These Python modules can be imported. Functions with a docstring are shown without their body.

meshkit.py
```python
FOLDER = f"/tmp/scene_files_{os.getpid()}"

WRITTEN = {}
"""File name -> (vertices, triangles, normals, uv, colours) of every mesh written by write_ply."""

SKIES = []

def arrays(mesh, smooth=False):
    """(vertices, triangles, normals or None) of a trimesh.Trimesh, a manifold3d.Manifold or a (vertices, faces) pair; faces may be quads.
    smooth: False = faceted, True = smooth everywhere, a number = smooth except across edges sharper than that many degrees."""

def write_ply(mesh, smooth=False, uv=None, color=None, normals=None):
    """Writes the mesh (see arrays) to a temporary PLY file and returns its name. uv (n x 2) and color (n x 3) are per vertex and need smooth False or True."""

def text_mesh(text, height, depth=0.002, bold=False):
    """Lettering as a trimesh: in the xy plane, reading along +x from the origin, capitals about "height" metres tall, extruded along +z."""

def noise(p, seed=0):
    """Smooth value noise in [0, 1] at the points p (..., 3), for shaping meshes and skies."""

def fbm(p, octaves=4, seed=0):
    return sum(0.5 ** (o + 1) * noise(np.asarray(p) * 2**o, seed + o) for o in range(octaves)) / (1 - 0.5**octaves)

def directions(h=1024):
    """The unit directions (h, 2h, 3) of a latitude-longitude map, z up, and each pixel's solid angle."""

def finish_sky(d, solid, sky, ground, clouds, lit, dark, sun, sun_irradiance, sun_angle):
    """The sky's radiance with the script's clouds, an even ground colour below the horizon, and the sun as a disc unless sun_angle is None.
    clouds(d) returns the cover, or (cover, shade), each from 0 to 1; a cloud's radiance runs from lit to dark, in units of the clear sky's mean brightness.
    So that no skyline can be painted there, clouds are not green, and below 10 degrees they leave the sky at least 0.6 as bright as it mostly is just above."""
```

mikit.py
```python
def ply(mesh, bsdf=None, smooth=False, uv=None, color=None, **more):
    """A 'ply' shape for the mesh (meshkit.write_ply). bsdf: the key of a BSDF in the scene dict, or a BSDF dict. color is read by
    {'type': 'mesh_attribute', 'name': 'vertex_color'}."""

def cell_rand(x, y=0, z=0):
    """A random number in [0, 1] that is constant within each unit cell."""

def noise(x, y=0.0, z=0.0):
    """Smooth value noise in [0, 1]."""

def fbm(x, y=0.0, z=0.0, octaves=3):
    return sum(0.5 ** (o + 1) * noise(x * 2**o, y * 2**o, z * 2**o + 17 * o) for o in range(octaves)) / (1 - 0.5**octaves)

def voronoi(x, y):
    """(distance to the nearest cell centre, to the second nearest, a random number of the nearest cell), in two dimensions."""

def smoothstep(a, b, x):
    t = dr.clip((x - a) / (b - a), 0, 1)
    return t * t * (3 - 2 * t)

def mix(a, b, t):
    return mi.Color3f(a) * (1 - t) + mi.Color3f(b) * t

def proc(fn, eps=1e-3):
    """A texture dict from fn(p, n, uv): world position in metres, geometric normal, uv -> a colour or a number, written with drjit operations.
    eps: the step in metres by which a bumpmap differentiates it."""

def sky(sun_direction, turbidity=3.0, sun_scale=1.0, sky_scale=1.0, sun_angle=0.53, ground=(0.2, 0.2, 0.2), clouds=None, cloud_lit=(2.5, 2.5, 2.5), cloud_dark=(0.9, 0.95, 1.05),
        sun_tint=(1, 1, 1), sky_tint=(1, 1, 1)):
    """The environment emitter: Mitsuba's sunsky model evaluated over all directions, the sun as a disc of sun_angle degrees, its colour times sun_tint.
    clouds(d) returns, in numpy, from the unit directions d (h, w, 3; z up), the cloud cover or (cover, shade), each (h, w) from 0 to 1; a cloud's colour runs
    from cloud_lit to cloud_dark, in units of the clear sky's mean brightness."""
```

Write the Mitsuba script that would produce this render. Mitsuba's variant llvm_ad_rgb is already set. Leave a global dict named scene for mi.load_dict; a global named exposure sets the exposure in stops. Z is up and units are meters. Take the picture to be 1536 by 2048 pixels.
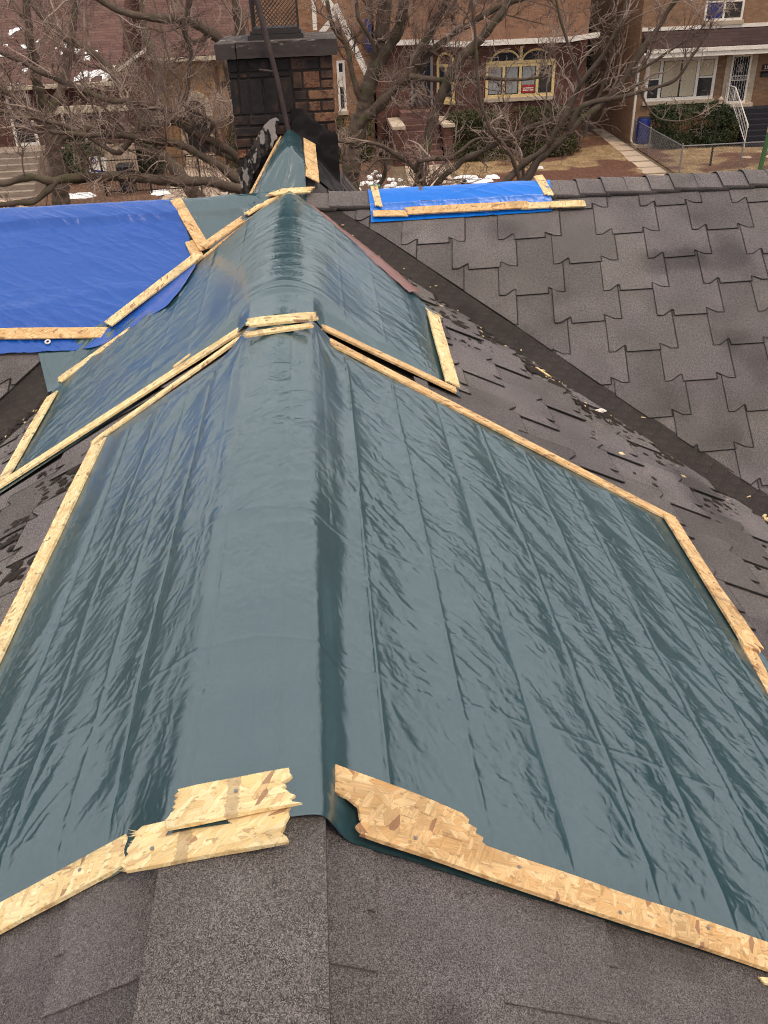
import math, random
import numpy as np, trimesh, mitsuba as mi, mikit, meshkit
import drjit as dr
from shapely.geometry import Polygon, box as sbox, MultiPolygon
from shapely import affinity
from mikit import proc, noise, fbm, voronoi, cell_rand, smoothstep, mix

T = mi.ScalarTransform4f
scene, labels = {}, {}
# ---------------------------------------------------------------- camera, sky, exposure
CAM = (0.2444, 0.0, 1.4523)
scene['camera'] = {
    'type': 'perspective', 'fov': 48.0, 'fov_axis': 'x', 'near_clip': 0.1, 'far_clip': 600.0,
    'to_world': T().look_at(origin=list(CAM), target=[CAM[0] + 0.046612, 0.847003, CAM[2] + (-0.529540)], up=[0.069812, 0.526058, 0.847579])}


def overcast(d):
    el = np.clip(d[..., 2], 0, 1)
    n = meshkit.fbm(d * np.array([3.0, 3.0, 5.0]) + 5.0, 4, 3)
    shade = 0.38 * (1 - (1 + 2 * el) / 3)                     # the CIE overcast sky: brightest overhead
    return np.ones(el.shape), np.clip(shade * 1.05 + (n - 0.5) * 0.5, 0, 1)


scene['sky'] = mikit.sky([0.25, -0.45, 0.85], turbidity=3, sun_scale=0.16, sun_angle=14, clouds=overcast,
                         cloud_lit=(1.97, 2.0, 2.04), cloud_dark=(0.62, 0.62, 0.64), sun_tint=(1.0, 0.95, 0.88), ground=(0.14, 0.12, 0.10))
exposure = 2.65

GROUND = -5.8                # the ridge of the roof is the level 0
P, YA =  0.5178, 6.9757              # roof slope; where the two ridges cross
CO, SI = 1 / math.sqrt(1 + P * P), P / math.sqrt(1 + P * P)


# ---------------------------------------------------------------- helpers
def num(base):
    if base not in scene and base not in labels and not any(k.startswith(base + '__') for k in (base,)):
        return base
    i = 1
    while f'{base}_{i:03d}' in scene or f'{base}_{i:03d}' in labels:
        i += 1
    return f'{base}_{i:03d}'


used = {}


def fresh(base):
    n = used.get(base, 0)
    used[base] = n + 1
    return base if n == 0 else f'{base}_{n:03d}'


def thing(name, label, cat, group=None):
    key = fresh(name)
    labels[key] = {'label': label, 'category': cat}
    if group:
        labels[key]['group'] = group
    return key


def struct(name, mesh, bsdf, kind='structure', label=None, **kw):
    key = fresh(name)
    scene[key] = mikit.ply(mesh, bsdf, **kw)
    labels[key] = {'kind': kind}
    if label:
        labels[key]['label'] = label
    return key


def solo(name, mesh, bsdf, label, cat, group=None, **kw):
    key = thing(name, label, cat, group)
    scene[key] = mikit.ply(mesh, bsdf, **kw)
    return key


def part(parent, name, mesh, bsdf, label=None, kind=None, **kw):
    key = fresh(parent + '__' + name)
    scene[key] = mikit.ply(mesh, bsdf, **kw)
    if label or kind:
        labels[key] = {}
        if label:
            labels[key]['label'] = label
        if kind:
            labels[key]['kind'] = kind
    return key


cat = trimesh.util.concatenate


def bx(x0, x1, y0, y1, z0, z1):
    m = trimesh.creation.box((abs(x1 - x0), abs(y1 - y0), abs(z1 - z0)))
    m.apply_translation(((x0 + x1) / 2, (y0 + y1) / 2, (z0 + z1) / 2))
    return m


def rbox(ex, ey, ez, r):
    v = []
    for sx in (-1, 1):
        for sy in (-1, 1):
            for sz in (-1, 1):
                a, b, c = ex / 2, ey / 2, ez / 2
                v += [(sx * (a - r), sy * (b - r), sz * c), (sx * (a - r), sy * b, sz * (c - r)), (sx * a, sy * (b - r), sz * (c - r))]
    return trimesh.convex.convex_hull(np.array(v))


def tube(pts, rad, sides=6, cap=True):
    p = np.asarray(pts, float)
    rad = np.broadcast_to(np.asarray(rad, float), (len(p),))
    t = np.gradient(p, axis=0)
    t /= np.linalg.norm(t, axis=1, keepdims=True) + 1e-12
    ref = np.array([0.31, 0.77, 0.55])
    a = np.cross(t, ref)
    a /= np.linalg.norm(a, axis=1, keepdims=True) + 1e-12
    b = np.cross(t, a)
    ang = np.arange(sides) * 2 * np.pi / sides
    v = (p[:, None] + rad[:, None, None] * (np.cos(ang)[None, :, None] * a[:, None] + np.sin(ang)[None, :, None] * b[:, None])).reshape(-1, 3)
    n = len(p)
    i, j = np.meshgrid(np.arange(n - 1), np.arange(sides), indexing='ij')
    i, j = i.ravel(), j.ravel()
    k = (j + 1) % sides
    q = [np.stack([i * sides + j, i * sides + k, (i + 1) * sides + k], 1), np.stack([i * sides + j, (i + 1) * sides + k, (i + 1) * sides + j], 1)]
    if cap:
        v = np.vstack([v, p[:1], p[-1:]])
        j = np.arange(sides)
        k = (j + 1) % sides
        q += [np.stack([j * 0 + n * sides, k, j], 1), np.stack([j * 0 + n * sides + 1, (n - 1) * sides + j, (n - 1) * sides + k], 1)]
    return trimesh.Trimesh(v, np.vstack(q), process=False)


def grid_mesh(X, Y, Z):
    ny, nx = X.shape
    v = np.stack([X, Y, Z], -1).reshape(-1, 3)
    i, j = np.meshgrid(np.arange(ny - 1), np.arange(nx - 1), indexing='ij')
    a = (i * nx + j).ravel()
    f = np.vstack([np.stack([a, a + 1, a + nx + 1], 1), np.stack([a, a + nx + 1, a + nx], 1)])
    return trimesh.Trimesh(v, f, process=False)


def N2(x, y, sd=0):
    x = np.asarray(x, float)
    return meshkit.noise(np.stack([x, np.broadcast_to(y, x.shape), np.full(x.shape, sd * 7.31 + 0.5)], -1), sd)


def F2(x, y, octv=3, sd=0):
    x = np.asarray(x, float)
    return meshkit.fbm(np.stack([x, np.broadcast_to(y, x.shape), np.full(x.shape, sd * 7.31 + 0.5)], -1), octv, sd)


# ---------------------------------------------------------------- the roof as a height over the plan
def cap_profile(x):
    return 0.012 - 0.22 * (np.sqrt(x * x + 0.04 ** 2) - 0.04)


def zroof(x, y):
    x, y = np.asarray(x, float), np.asarray(y, float)
    return np.maximum(-P * np.abs(x), -P * np.abs(y - YA))


def p_right(a, d, n):        # right slope of the near gable: a = distance along the ridge (y), d = distance down the slope
    return np.stack([d * CO + n * SI, a + 0 * d, -d * SI + n * CO], -1)


def p_left(a, d, n):
    return np.stack([-d * CO - n * SI, a + 0 * d, -d * SI + n * CO], -1)


def p_cross(a, d, n):        # near slope of the cross roof: a = x
    return np.stack([a + 0 * d, YA - d * CO - n * SI, -d * SI + n * CO], -1)


# ---------------------------------------------------------------- materials
def C3(a, b, c):
    return mi.Color3f(a, b, c)


def mat(key, **kw):
    d = {'type': 'principled', 'roughness': 0.8, 'specular': 0.4}
    d.update(kw)
    if 'eta' in d:
        del d['specular']
    if isinstance(d.get('base_color'), tuple):
        d['base_color'] = {'type': 'rgb', 'value': list(d['base_color'])}
    bump = d.pop('bump', None)
    if bump:
        d = {'type': 'bumpmap', 'arbitrary': bump[0], 'scale': bump[1], 'bsdf': d}
    scene[key] = {'type': 'twosided', 'bsdf': d}


def crumple(uv):
    w = fbm(uv.x * 14, uv.y * 14, 3.0, 2)
    a = noise(uv.x * 55 + w * 3, uv.y * 26 + w * 2, 1.0)
    b = noise(uv.x * 30 - uv.y * 30 + w * 4, uv.y * 90, 2.0)
    return (dr.abs(a - 0.5) * 1.2 + dr.abs(b - 0.5) * 0.6)


def tarp_col(base, fade):
    def fn(p, n, uv):
        weave = noise(uv.x * 420, uv.y * 90, 5.0) * 0.5 + noise(uv.x * 90, uv.y * 420, 6.0) * 0.5
        dust = fbm(uv.x * 2.3, uv.y * 2.3, 9.0, 3)
        return mix(base, fade, 0.25 * dust + 0.22 * weave)
    return fn


mat('m_tarp_green', base_color=proc(tarp_col((0.013, 0.046, 0.056), (0.038, 0.083, 0.097))), roughness=proc(lambda p, n, uv: 0.13 + 0.13 * fbm(uv.x * 5, uv.y * 5, 1.0, 2)),
    eta=2.12, bump=(proc(lambda p, n, uv: crumple(uv), 2e-3), 0.0016))
mat('m_tarp_blue', base_color=proc(tarp_col((0.004, 0.062, 0.34), (0.014, 0.105, 0.44))), roughness=0.24, specular=0.7,
    bump=(proc(lambda p, n, uv: crumple(uv * 0.8), 2e-3), 0.0018))
mat('m_tarp_bright', base_color=proc(tarp_col((0.001, 0.145, 0.64), (0.004, 0.20, 0.76))), roughness=0.3, specular=0.5,
    bump=(proc(lambda p, n, uv: crumple(uv * 0.9), 2e-3), 0.0016))
mat('m_tarp_brown', base_color=(0.21, 0.098, 0.083), roughness=0.35, specular=0.5)


def osb(p, n, uv):
    k = dr.floor(uv.x / 20)
    u, v = uv.x - 20 * k, uv.y
    odd = k - 2 * dr.floor(k / 2)
    t = cell_rand(k, 7, 3)
    col = mix(mix((0.79, 0.57, 0.265), (0.87, 0.67, 0.35), t), mix((0.66, 0.38, 0.16), (0.76, 0.475, 0.225), t), odd)
    w1, w2 = noise(u * 9, v * 9, k) - 0.5, noise(u * 11, v * 11, k + 40) - 0.5
    for layer, (ang, ln, wd, cover) in enumerate(((0.45, 0.055, 0.013, 0.60), (-0.7, 0.060, 0.015, 0.55), (0.05, 0.075, 0.017, 0.60), (1.15, 0.040, 0.012, 0.40))):
        th = ang + 0.8 * (cell_rand(k, layer, 9) - 0.5)
        c, s = dr.cos(th), dr.sin(th)
        a, b = (u * c + v * s) / ln + 0.25 * w2 + 17 * layer, (-u * s + v * c) / wd + 0.30 * w1 + 5.3 * cell_rand(k, layer, 2)
        d1, d2, r2 = voronoi(a, b)
        r1 = cell_rand(dr.floor(r2 * 65536), layer, k)
        tone = mix(mix((0.74, 0.51, 0.235), (0.92, 0.75, 0.44), r2), mix((0.58, 0.31, 0.125), (0.84, 0.57, 0.30), r2), odd * 0.8)
        tone = tone * (0.82 + 0.30 * noise(a * 2.0, b * 7, layer))
        tone = mix(tone, mi.Color3f(0.27, 0.105, 0.055), dr.select(r2 > 0.958, 0.80, 0.0))
        tone = mix(tone, mi.Color3f(0.52, 0.29, 0.12), dr.select((r2 > 0.90) & (r2 < 0.958), 0.65, 0.0))
        tone = tone * (0.80 + 0.20 * smoothstep(0.0, 0.10, d2 - d1))
        col = mix(col, tone, dr.select(r1 < cover, 1.0, 0.0))
    dark = smoothstep(0.68, 0.78, fbm(u * 60, v * 120, k, 3))
    col = mix(col, mi.Color3f(0.34, 0.19, 0.09), dark * 0.6)
    q = u / 0.31 + 9 * cell_rand(k, 1, 1)
    cut = dr.select(cell_rand(dr.floor(q), k, 5) > 0.85, 1.0, 0.0) * dr.select(dr.abs(q - dr.floor(q) - 0.5) < 0.035 + 0.02 * noise(v * 200, k, 0), 1.0, 0.0)
    grime = smoothstep(0.5, 0.8, fbm(u * 6, v * 9, k + 3, 3))
    return mix(col, mi.Color3f(0.36, 0.25, 0.15), cut * 0.6) * (1 - 0.22 * grime)


mat('m_osb', base_color=proc(osb), roughness=0.72, specular=0.3)
mat('m_raw_wood', base_color=proc(lambda p, n, uv: mix((0.62, 0.42, 0.20), (0.85, 0.69, 0.42), noise(p.x * 160, p.y * 160, p.z * 300))), roughness=0.85)


def granules(dark, pale, amount):
    def fn(p, n, uv):
        g = cell_rand(dr.floor(p.x * 560 + 0.5 * noise(p.y * 300, p.z * 300)), dr.floor(p.y * 560), dr.floor(p.z * 430))
        g2 = cell_rand(dr.floor(p.x * 210), dr.floor(p.y * 210 + 0.5 * noise(p.x * 90, p.z * 90)), dr.floor(p.z * 160))
        big = fbm(p.x * 5.0, p.y * 5.0, p.z * 5.0, 3)
        blot = fbm(p.x * 1.3 + 7, p.y * 1.3, p.z * 1.3, 3)
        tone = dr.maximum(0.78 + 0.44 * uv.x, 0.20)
        c = mix(dark, pale, dr.clip(amount * (g * g * 1.15 + 0.30 * g2 * g2), 0, 1))
        hue = mix((1.0, 0.94, 0.97), (1.0, 0.945, 0.90), smoothstep(0.35, 0.7, fbm(p.x * 2.1 + 30, p.y * 2.1, p.z * 2.1, 2)))
        stain = smoothstep(0.55, 0.80, fbm(p.x * 2.6, p.y * 2.6 + 11, p.z * 2.6, 3))
        return c * hue * tone * (0.74 + 0.5 * big) * (0.82 + 0.36 * blot) * (1 - 0.42 * stain)
    return fn


mat('m_shingle', base_color=proc(granules((0.036, 0.0315, 0.0315), (0.45, 0.418, 0.412), 0.45)), roughness=0.9, specular=0.25)
mat('m_rolled', base_color=proc(granules((0.020, 0.016, 0.015), (0.14, 0.12, 0.11), 0.35)), roughness=0.85, specular=0.3)
mat('m_tar', base_color=proc(lambda p, n, uv: mix((0.012, 0.010, 0.011), (0.036, 0.030, 0.032), smoothstep(0.4, 0.75, fbm(p.x * 9, p.y * 9, p.z * 9, 3)))), roughness=0.85, specular=0.25)
mat('m_torn', base_color=proc(lambda p, n, uv: mix(mix((0.012, 0.010, 0.010), (0.055, 0.044, 0.042), smoothstep(0.45, 0.6, fbm(p.x * 40, p.z * 24, 4.0, 4))), (0.30, 0.265, 0.25),
    smoothstep(0.50, 0.53, fbm(p.x * 22, p.z * 11, 2.0, 4) + 0.16 * smoothstep(0.15, 0.42, p.z) - 0.10))), roughness=0.8)
mat('m_dirt', base_color=proc(lambda p, n, uv: mix((0.010, 0.007, 0.006), (0.035, 0.024, 0.018), noise(p.x * 90, p.y * 90, p.z * 90))), roughness=0.95)


def soot_brick(p, n, uv):
    # uv.x: how burnt the brick is, uv.y: its own tone
    f = fbm(p.x * 26, p.y * 26, p.z * 26, 3)
    clean = mix(mix((0.22, 0.10, 0.055), (0.42, 0.22, 0.12), uv.y), (0.14, 0.05, 0.03), smoothstep(0.5, 0.7, f))
    spots = smoothstep(0.66, 0.74, noise(p.x * 95, p.y * 95, p.z * 95))
    clean = mix(clean, mi.Color3f(0.035, 0.022, 0.018), spots * 0.8)
    black = mix((0.010, 0.008, 0.009), (0.032, 0.024, 0.024), f)
    return mix(clean, black, dr.clip(uv.x * (0.75 + 0.7 * fbm(p.x * 12, p.y * 12, p.z * 12 + 3, 2)), 0, 1))


mat('m_soot_brick', base_color=proc(soot_brick), roughness=0.85)
mat('m_mortar', base_color=proc(lambda p, n, uv: mix((0.010, 0.008, 0.008), (0.05, 0.036, 0.03), fbm(p.x * 20, p.y * 20, p.z * 20, 3))), roughness=0.95)
mat('m_cap', base_color=proc(lambda p, n, uv: mix(mix((0.030, 0.024, 0.023), (0.085, 0.066, 0.06), fbm(p.x * 6, p.y * 6, p.z * 14, 4)), (0.20, 0.165, 0.15),
    smoothstep(0.62, 0.8, fbm(p.x * 15, p.y * 15, p.z * 50, 3)) * smoothstep(0.93, 1.0, p.z))), roughness=0.9)
mat('m_cage', base_color=(0.05, 0.042, 0.04), metallic=0.5, roughness=0.55)
mat('m_rust_pole', base_color=proc(lambda p, n, uv: mix((0.025, 0.016, 0.016), (0.075, 0.045, 0.04), fbm(p.x * 30, p.y * 30, p.z * 12, 3))), roughness=0.6, specular=0.5)


def brickwork(a, b, mortar, ch=0.085, cw=0.26):
    def fn(p, n, uv):
        h = p.x + p.y
        row = dr.floor(p.z / ch)
        q = h / cw + 0.5 * (row - 2 * dr.floor(row / 2))
        col = dr.floor(q)
        fr, fz = q - col, p.z / ch - row
        r = cell_rand(row, col, 1)
        joint = dr.maximum(dr.select(fz < 0.14, 1.0, 0.0), dr.select(fr < 0.05, 1.0, 0.0))
        c = mix(a, b, r) * (0.8 + 0.4 * fbm(p.x * 0.8, p.y * 0.8, p.z * 0.8, 2))
        return mix(c, mi.Color3f(mortar), joint * 0.8)
    return fn


mat('m_brick_tan', base_color=proc(brickwork((0.21, 0.115, 0.066), (0.29, 0.17, 0.105), (0.19, 0.135, 0.10))), roughness=0.9)
mat('m_brick_maroon', base_color=proc(brickwork((0.070, 0.028, 0.022), (0.12, 0.048, 0.036), (0.11, 0.07, 0.055))), roughness=0.9)
mat('m_brick_orange', base_color=proc(brickwork((0.24, 0.115, 0.062), (0.36, 0.19, 0.11), (0.27, 0.19, 0.14))), roughness=0.9)
mat('m_brick_brown', base_color=proc(brickwork((0.225, 0.115, 0.072), (0.30, 0.16, 0.10), (0.20, 0.135, 0.10), ch=0.10, cw=0.34)), roughness=0.9)
mat('m_brick_gold', base_color=proc(brickwork((0.27, 0.155, 0.085), (0.38, 0.23, 0.13), (0.24, 0.165, 0.11))), roughness=0.9)


def courses(a, b, ch, cw):
    def fn(p, n, uv):
        row = dr.floor(p.z / ch)
        q = (p.x + p.y * 0.3) / cw + cell_rand(row, 3, 1)
        r = cell_rand(row, dr.floor(q), 2)
        line = dr.select(p.z / ch - row < 0.16, 0.62, 1.0)
        return mix(a, b, r) * line * (0.75 + 0.5 * fbm(p.x * 1.1, p.y * 1.1, p.z * 1.1, 3))
    return fn


mat('m_roof_maroon', base_color=proc(courses((0.115, 0.058, 0.050), (0.165, 0.09, 0.075), 0.10, 0.5)), roughness=0.9)
mat('m_roof_dark', base_color=proc(courses((0.050, 0.028, 0.028), (0.072, 0.042, 0.040), 0.12, 0.5)), roughness=0.9)
mat('m_stone', base_color=proc(lambda p, n, uv: mix((0.34, 0.265, 0.20), (0.54, 0.44, 0.345), fbm(p.x * 3, p.y * 3, p.z * 6, 3))), roughness=0.9)
mat('m_white', base_color=proc(lambda p, n, uv: mix((0.70, 0.64, 0.58), (0.80, 0.74, 0.68), fbm(p.x * 3, p.y * 3, p.z * 3, 2))), roughness=0.5)
mat('m_cream', base_color=(0.52, 0.44, 0.33), roughness=0.8)
mat('m_yellow', base_color=proc(lambda p, n, uv: mix((0.60, 0.43, 0.19), (0.72, 0.55, 0.28), fbm(p.x * 4, p.y * 4, p.z * 4, 3))), roughness=0.6)
mat('m_dark', base_color=(0.018, 0.014, 0.016), roughness=0.6)
mat('m_black_metal', base_color=(0.016, 0.012, 0.013), roughness=0.5, specular=0.5)
mat('m_grey_metal', base_color=(0.24, 0.225, 0.23), roughness=0.5, metallic=0.3)
mat('m_blue', base_color=(0.016, 0.030, 0.19), roughness=0.4)
mat('m_green_paint', base_color=(0.055, 0.135, 0.055), roughness=0.5)
mat('m_red', base_color=(0.36, 0.025, 0.022), roughness=0.5)
mat('m_skin', base_color=(0.50, 0.29, 0.21), roughness=0.6)
mat('m_navy', base_color=(0.018, 0.017, 0.024), roughness=0.85)
scene['m_pane'] = {'type': 'thindielectric', 'int_ior': 1.5, 'ext_ior': 1.0}
mat('m_bark', base_color=proc(lambda p, n, uv: mix(mix((0.060, 0.041, 0.031), (0.165, 0.122, 0.096), fbm(p.x * 9, p.y * 9, p.z * 4, 4)), (0.085, 0.082, 0.036), 0.55 * smoothstep(0.52, 0.7, fbm(p.x * 3, p.y * 3, p.z * 3 + 9, 3)))), roughness=0.95)
mat('m_twig', base_color=proc(lambda p, n, uv: mix((0.15, 0.098, 0.079), (0.38, 0.28, 0.232), smoothstep(0.3, 0.75, noise(p.x * 2.1, p.y * 2.1, p.z * 2.1)))), roughness=0.9)
mat('m_leaf_dark', base_color=proc(lambda p, n, uv: mix((0.022, 0.034, 0.014), (0.055, 0.075, 0.028), noise(p.x * 12, p.y * 12, p.z * 12))), roughness=0.7)
mat('m_leaf_olive', base_color=proc(lambda p, n, uv: mix((0.040, 0.042, 0.016), (0.085, 0.085, 0.034), noise(p.x * 12, p.y * 12, p.z * 12))), roughness=0.8)
mat('m_lawn', base_color=proc(lambda p, n, uv: mix(mix((0.155, 0.090, 0.045), (0.31, 0.215, 0.115), fbm(p.x * 2.6, p.y * 2.6, 1.0, 4)), (0.105, 0.048, 0.030),
    smoothstep(0.48, 0.62, fbm(p.x * 0.6, p.y * 0.6, 4.0, 3))) * (0.7 + 0.6 * noise(p.x * 17, p.y * 9, 2.0))), roughness=0.95)
mat('m_mulch', base_color=proc(lambda p, n, uv: mix((0.060, 0.030, 0.021), (0.175, 0.098, 0.062), noise(p.x * 16, p.y * 16, 0.0)) * (0.6 + 0.8 * fbm(p.x * 1.5, p.y * 1.5, 0.0, 3))), roughness=0.95)
mat('m_earth', base_color=proc(lambda p, n, uv: mix((0.09, 0.062, 0.04), (0.18, 0.13, 0.08), fbm(p.x * 0.7, p.y * 0.7, 0.0, 4))), roughness=0.95)
mat('m_concrete', base_color=proc(lambda p, n, uv: mix((0.36, 0.27, 0.20), (0.50, 0.39, 0.30), fbm(p.x * 2, p.y * 2, p.z * 3, 4))), roughness=0.9)
mat('m_curtain', base_color=(0.30, 0.31, 0.32), roughness=0.9)
mat('m_step', base_color=proc(lambda p, n, uv: mix((0.20, 0.155, 0.125), (0.33, 0.265, 0.22), fbm(p.x * 2, p.y * 2, p.z * 5, 4))), roughness=0.95)
mat('m_asphalt', base_color=proc(lambda p, n, uv: mix((0.04, 0.038, 0.037), (0.065, 0.06, 0.058), fbm(p.x * 4, p.y * 4, 0.0, 3))), roughness=0.9)
mat('m_snow', base_color=(0.86, 0.85, 0.86), roughness=0.7)


# ---------------------------------------------------------------- the house under the camera: roof slopes, shingles, ridge caps
rng = np.random.default_rng(5)
house = thing('house', 'house right below with dark shingled roof under green and blue tarps and blackened chimney', 'house')


def slab(pts, thick=0.12):
    """a roof deck under a polygon of points, thickened downwards"""
    pts = np.array(pts, float)
    n = len(pts)
    v = np.vstack([pts, pts - [0, 0, thick]])
    f = [(0, i, i + 1) for i in range(1, n - 1)] + [(n, n + i + 1, n + i) for i in range(1, n - 1)]
    for i in range(n):
        j = (i + 1) % n
        f += [(i, n + i, n + j), (i, n + j, j)]
    m = trimesh.Trimesh(v, f, process=False)
    m.fix_normals()
    return m


def on(x, y, dz=0.0):
    return (x, y, float(zroof(x, y)) + dz)


HW = 4.2                      # half width of the near gable; of the cross roof, in plan
Y0 = -2.2                     # rake of the near gable behind the camera
EX = 7.6                      # ends of the cross roof
decks = [
    slab([(0, Y0, 0), (HW, Y0, -P * HW), (HW, YA - HW, -P * HW), (0, YA, 0)]),
    slab([(0, Y0, 0), (0, YA, 0), (-HW, YA - HW, -P * HW), (-HW, Y0, -P * HW)]),
    slab([(0, YA, 0), (HW, YA - HW, -P * HW), (EX, YA - HW, -P * HW), (EX, YA, 0)]),
    slab([(0, YA, 0), (-EX, YA, 0), (-EX, YA - HW, -P * HW), (-HW, YA - HW, -P * HW)]),
    slab([(-EX, YA, 0), (EX, YA, 0), (EX, YA + HW, -P * HW), (-EX, YA + HW, -P * HW)])]
roof = part(house, 'roof', cat(decks), 'm_rolled')
part(house, 'wall', cat([bx(-HW + .4, HW - .4, Y0 + .3, YA + HW - .4, GROUND, -P * HW - .13), bx(-EX + .3, EX - .3, YA - HW + .4, YA + HW - .4 - .003, GROUND, -P * HW - .135)]), 'm_brick_maroon')

HALF, ROW, NARROW = 0.365, 0.284, 0.118   # T-lock shingles: half period along the course, exposed half row, width of the locking tab
SHINGLES = 0


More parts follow.
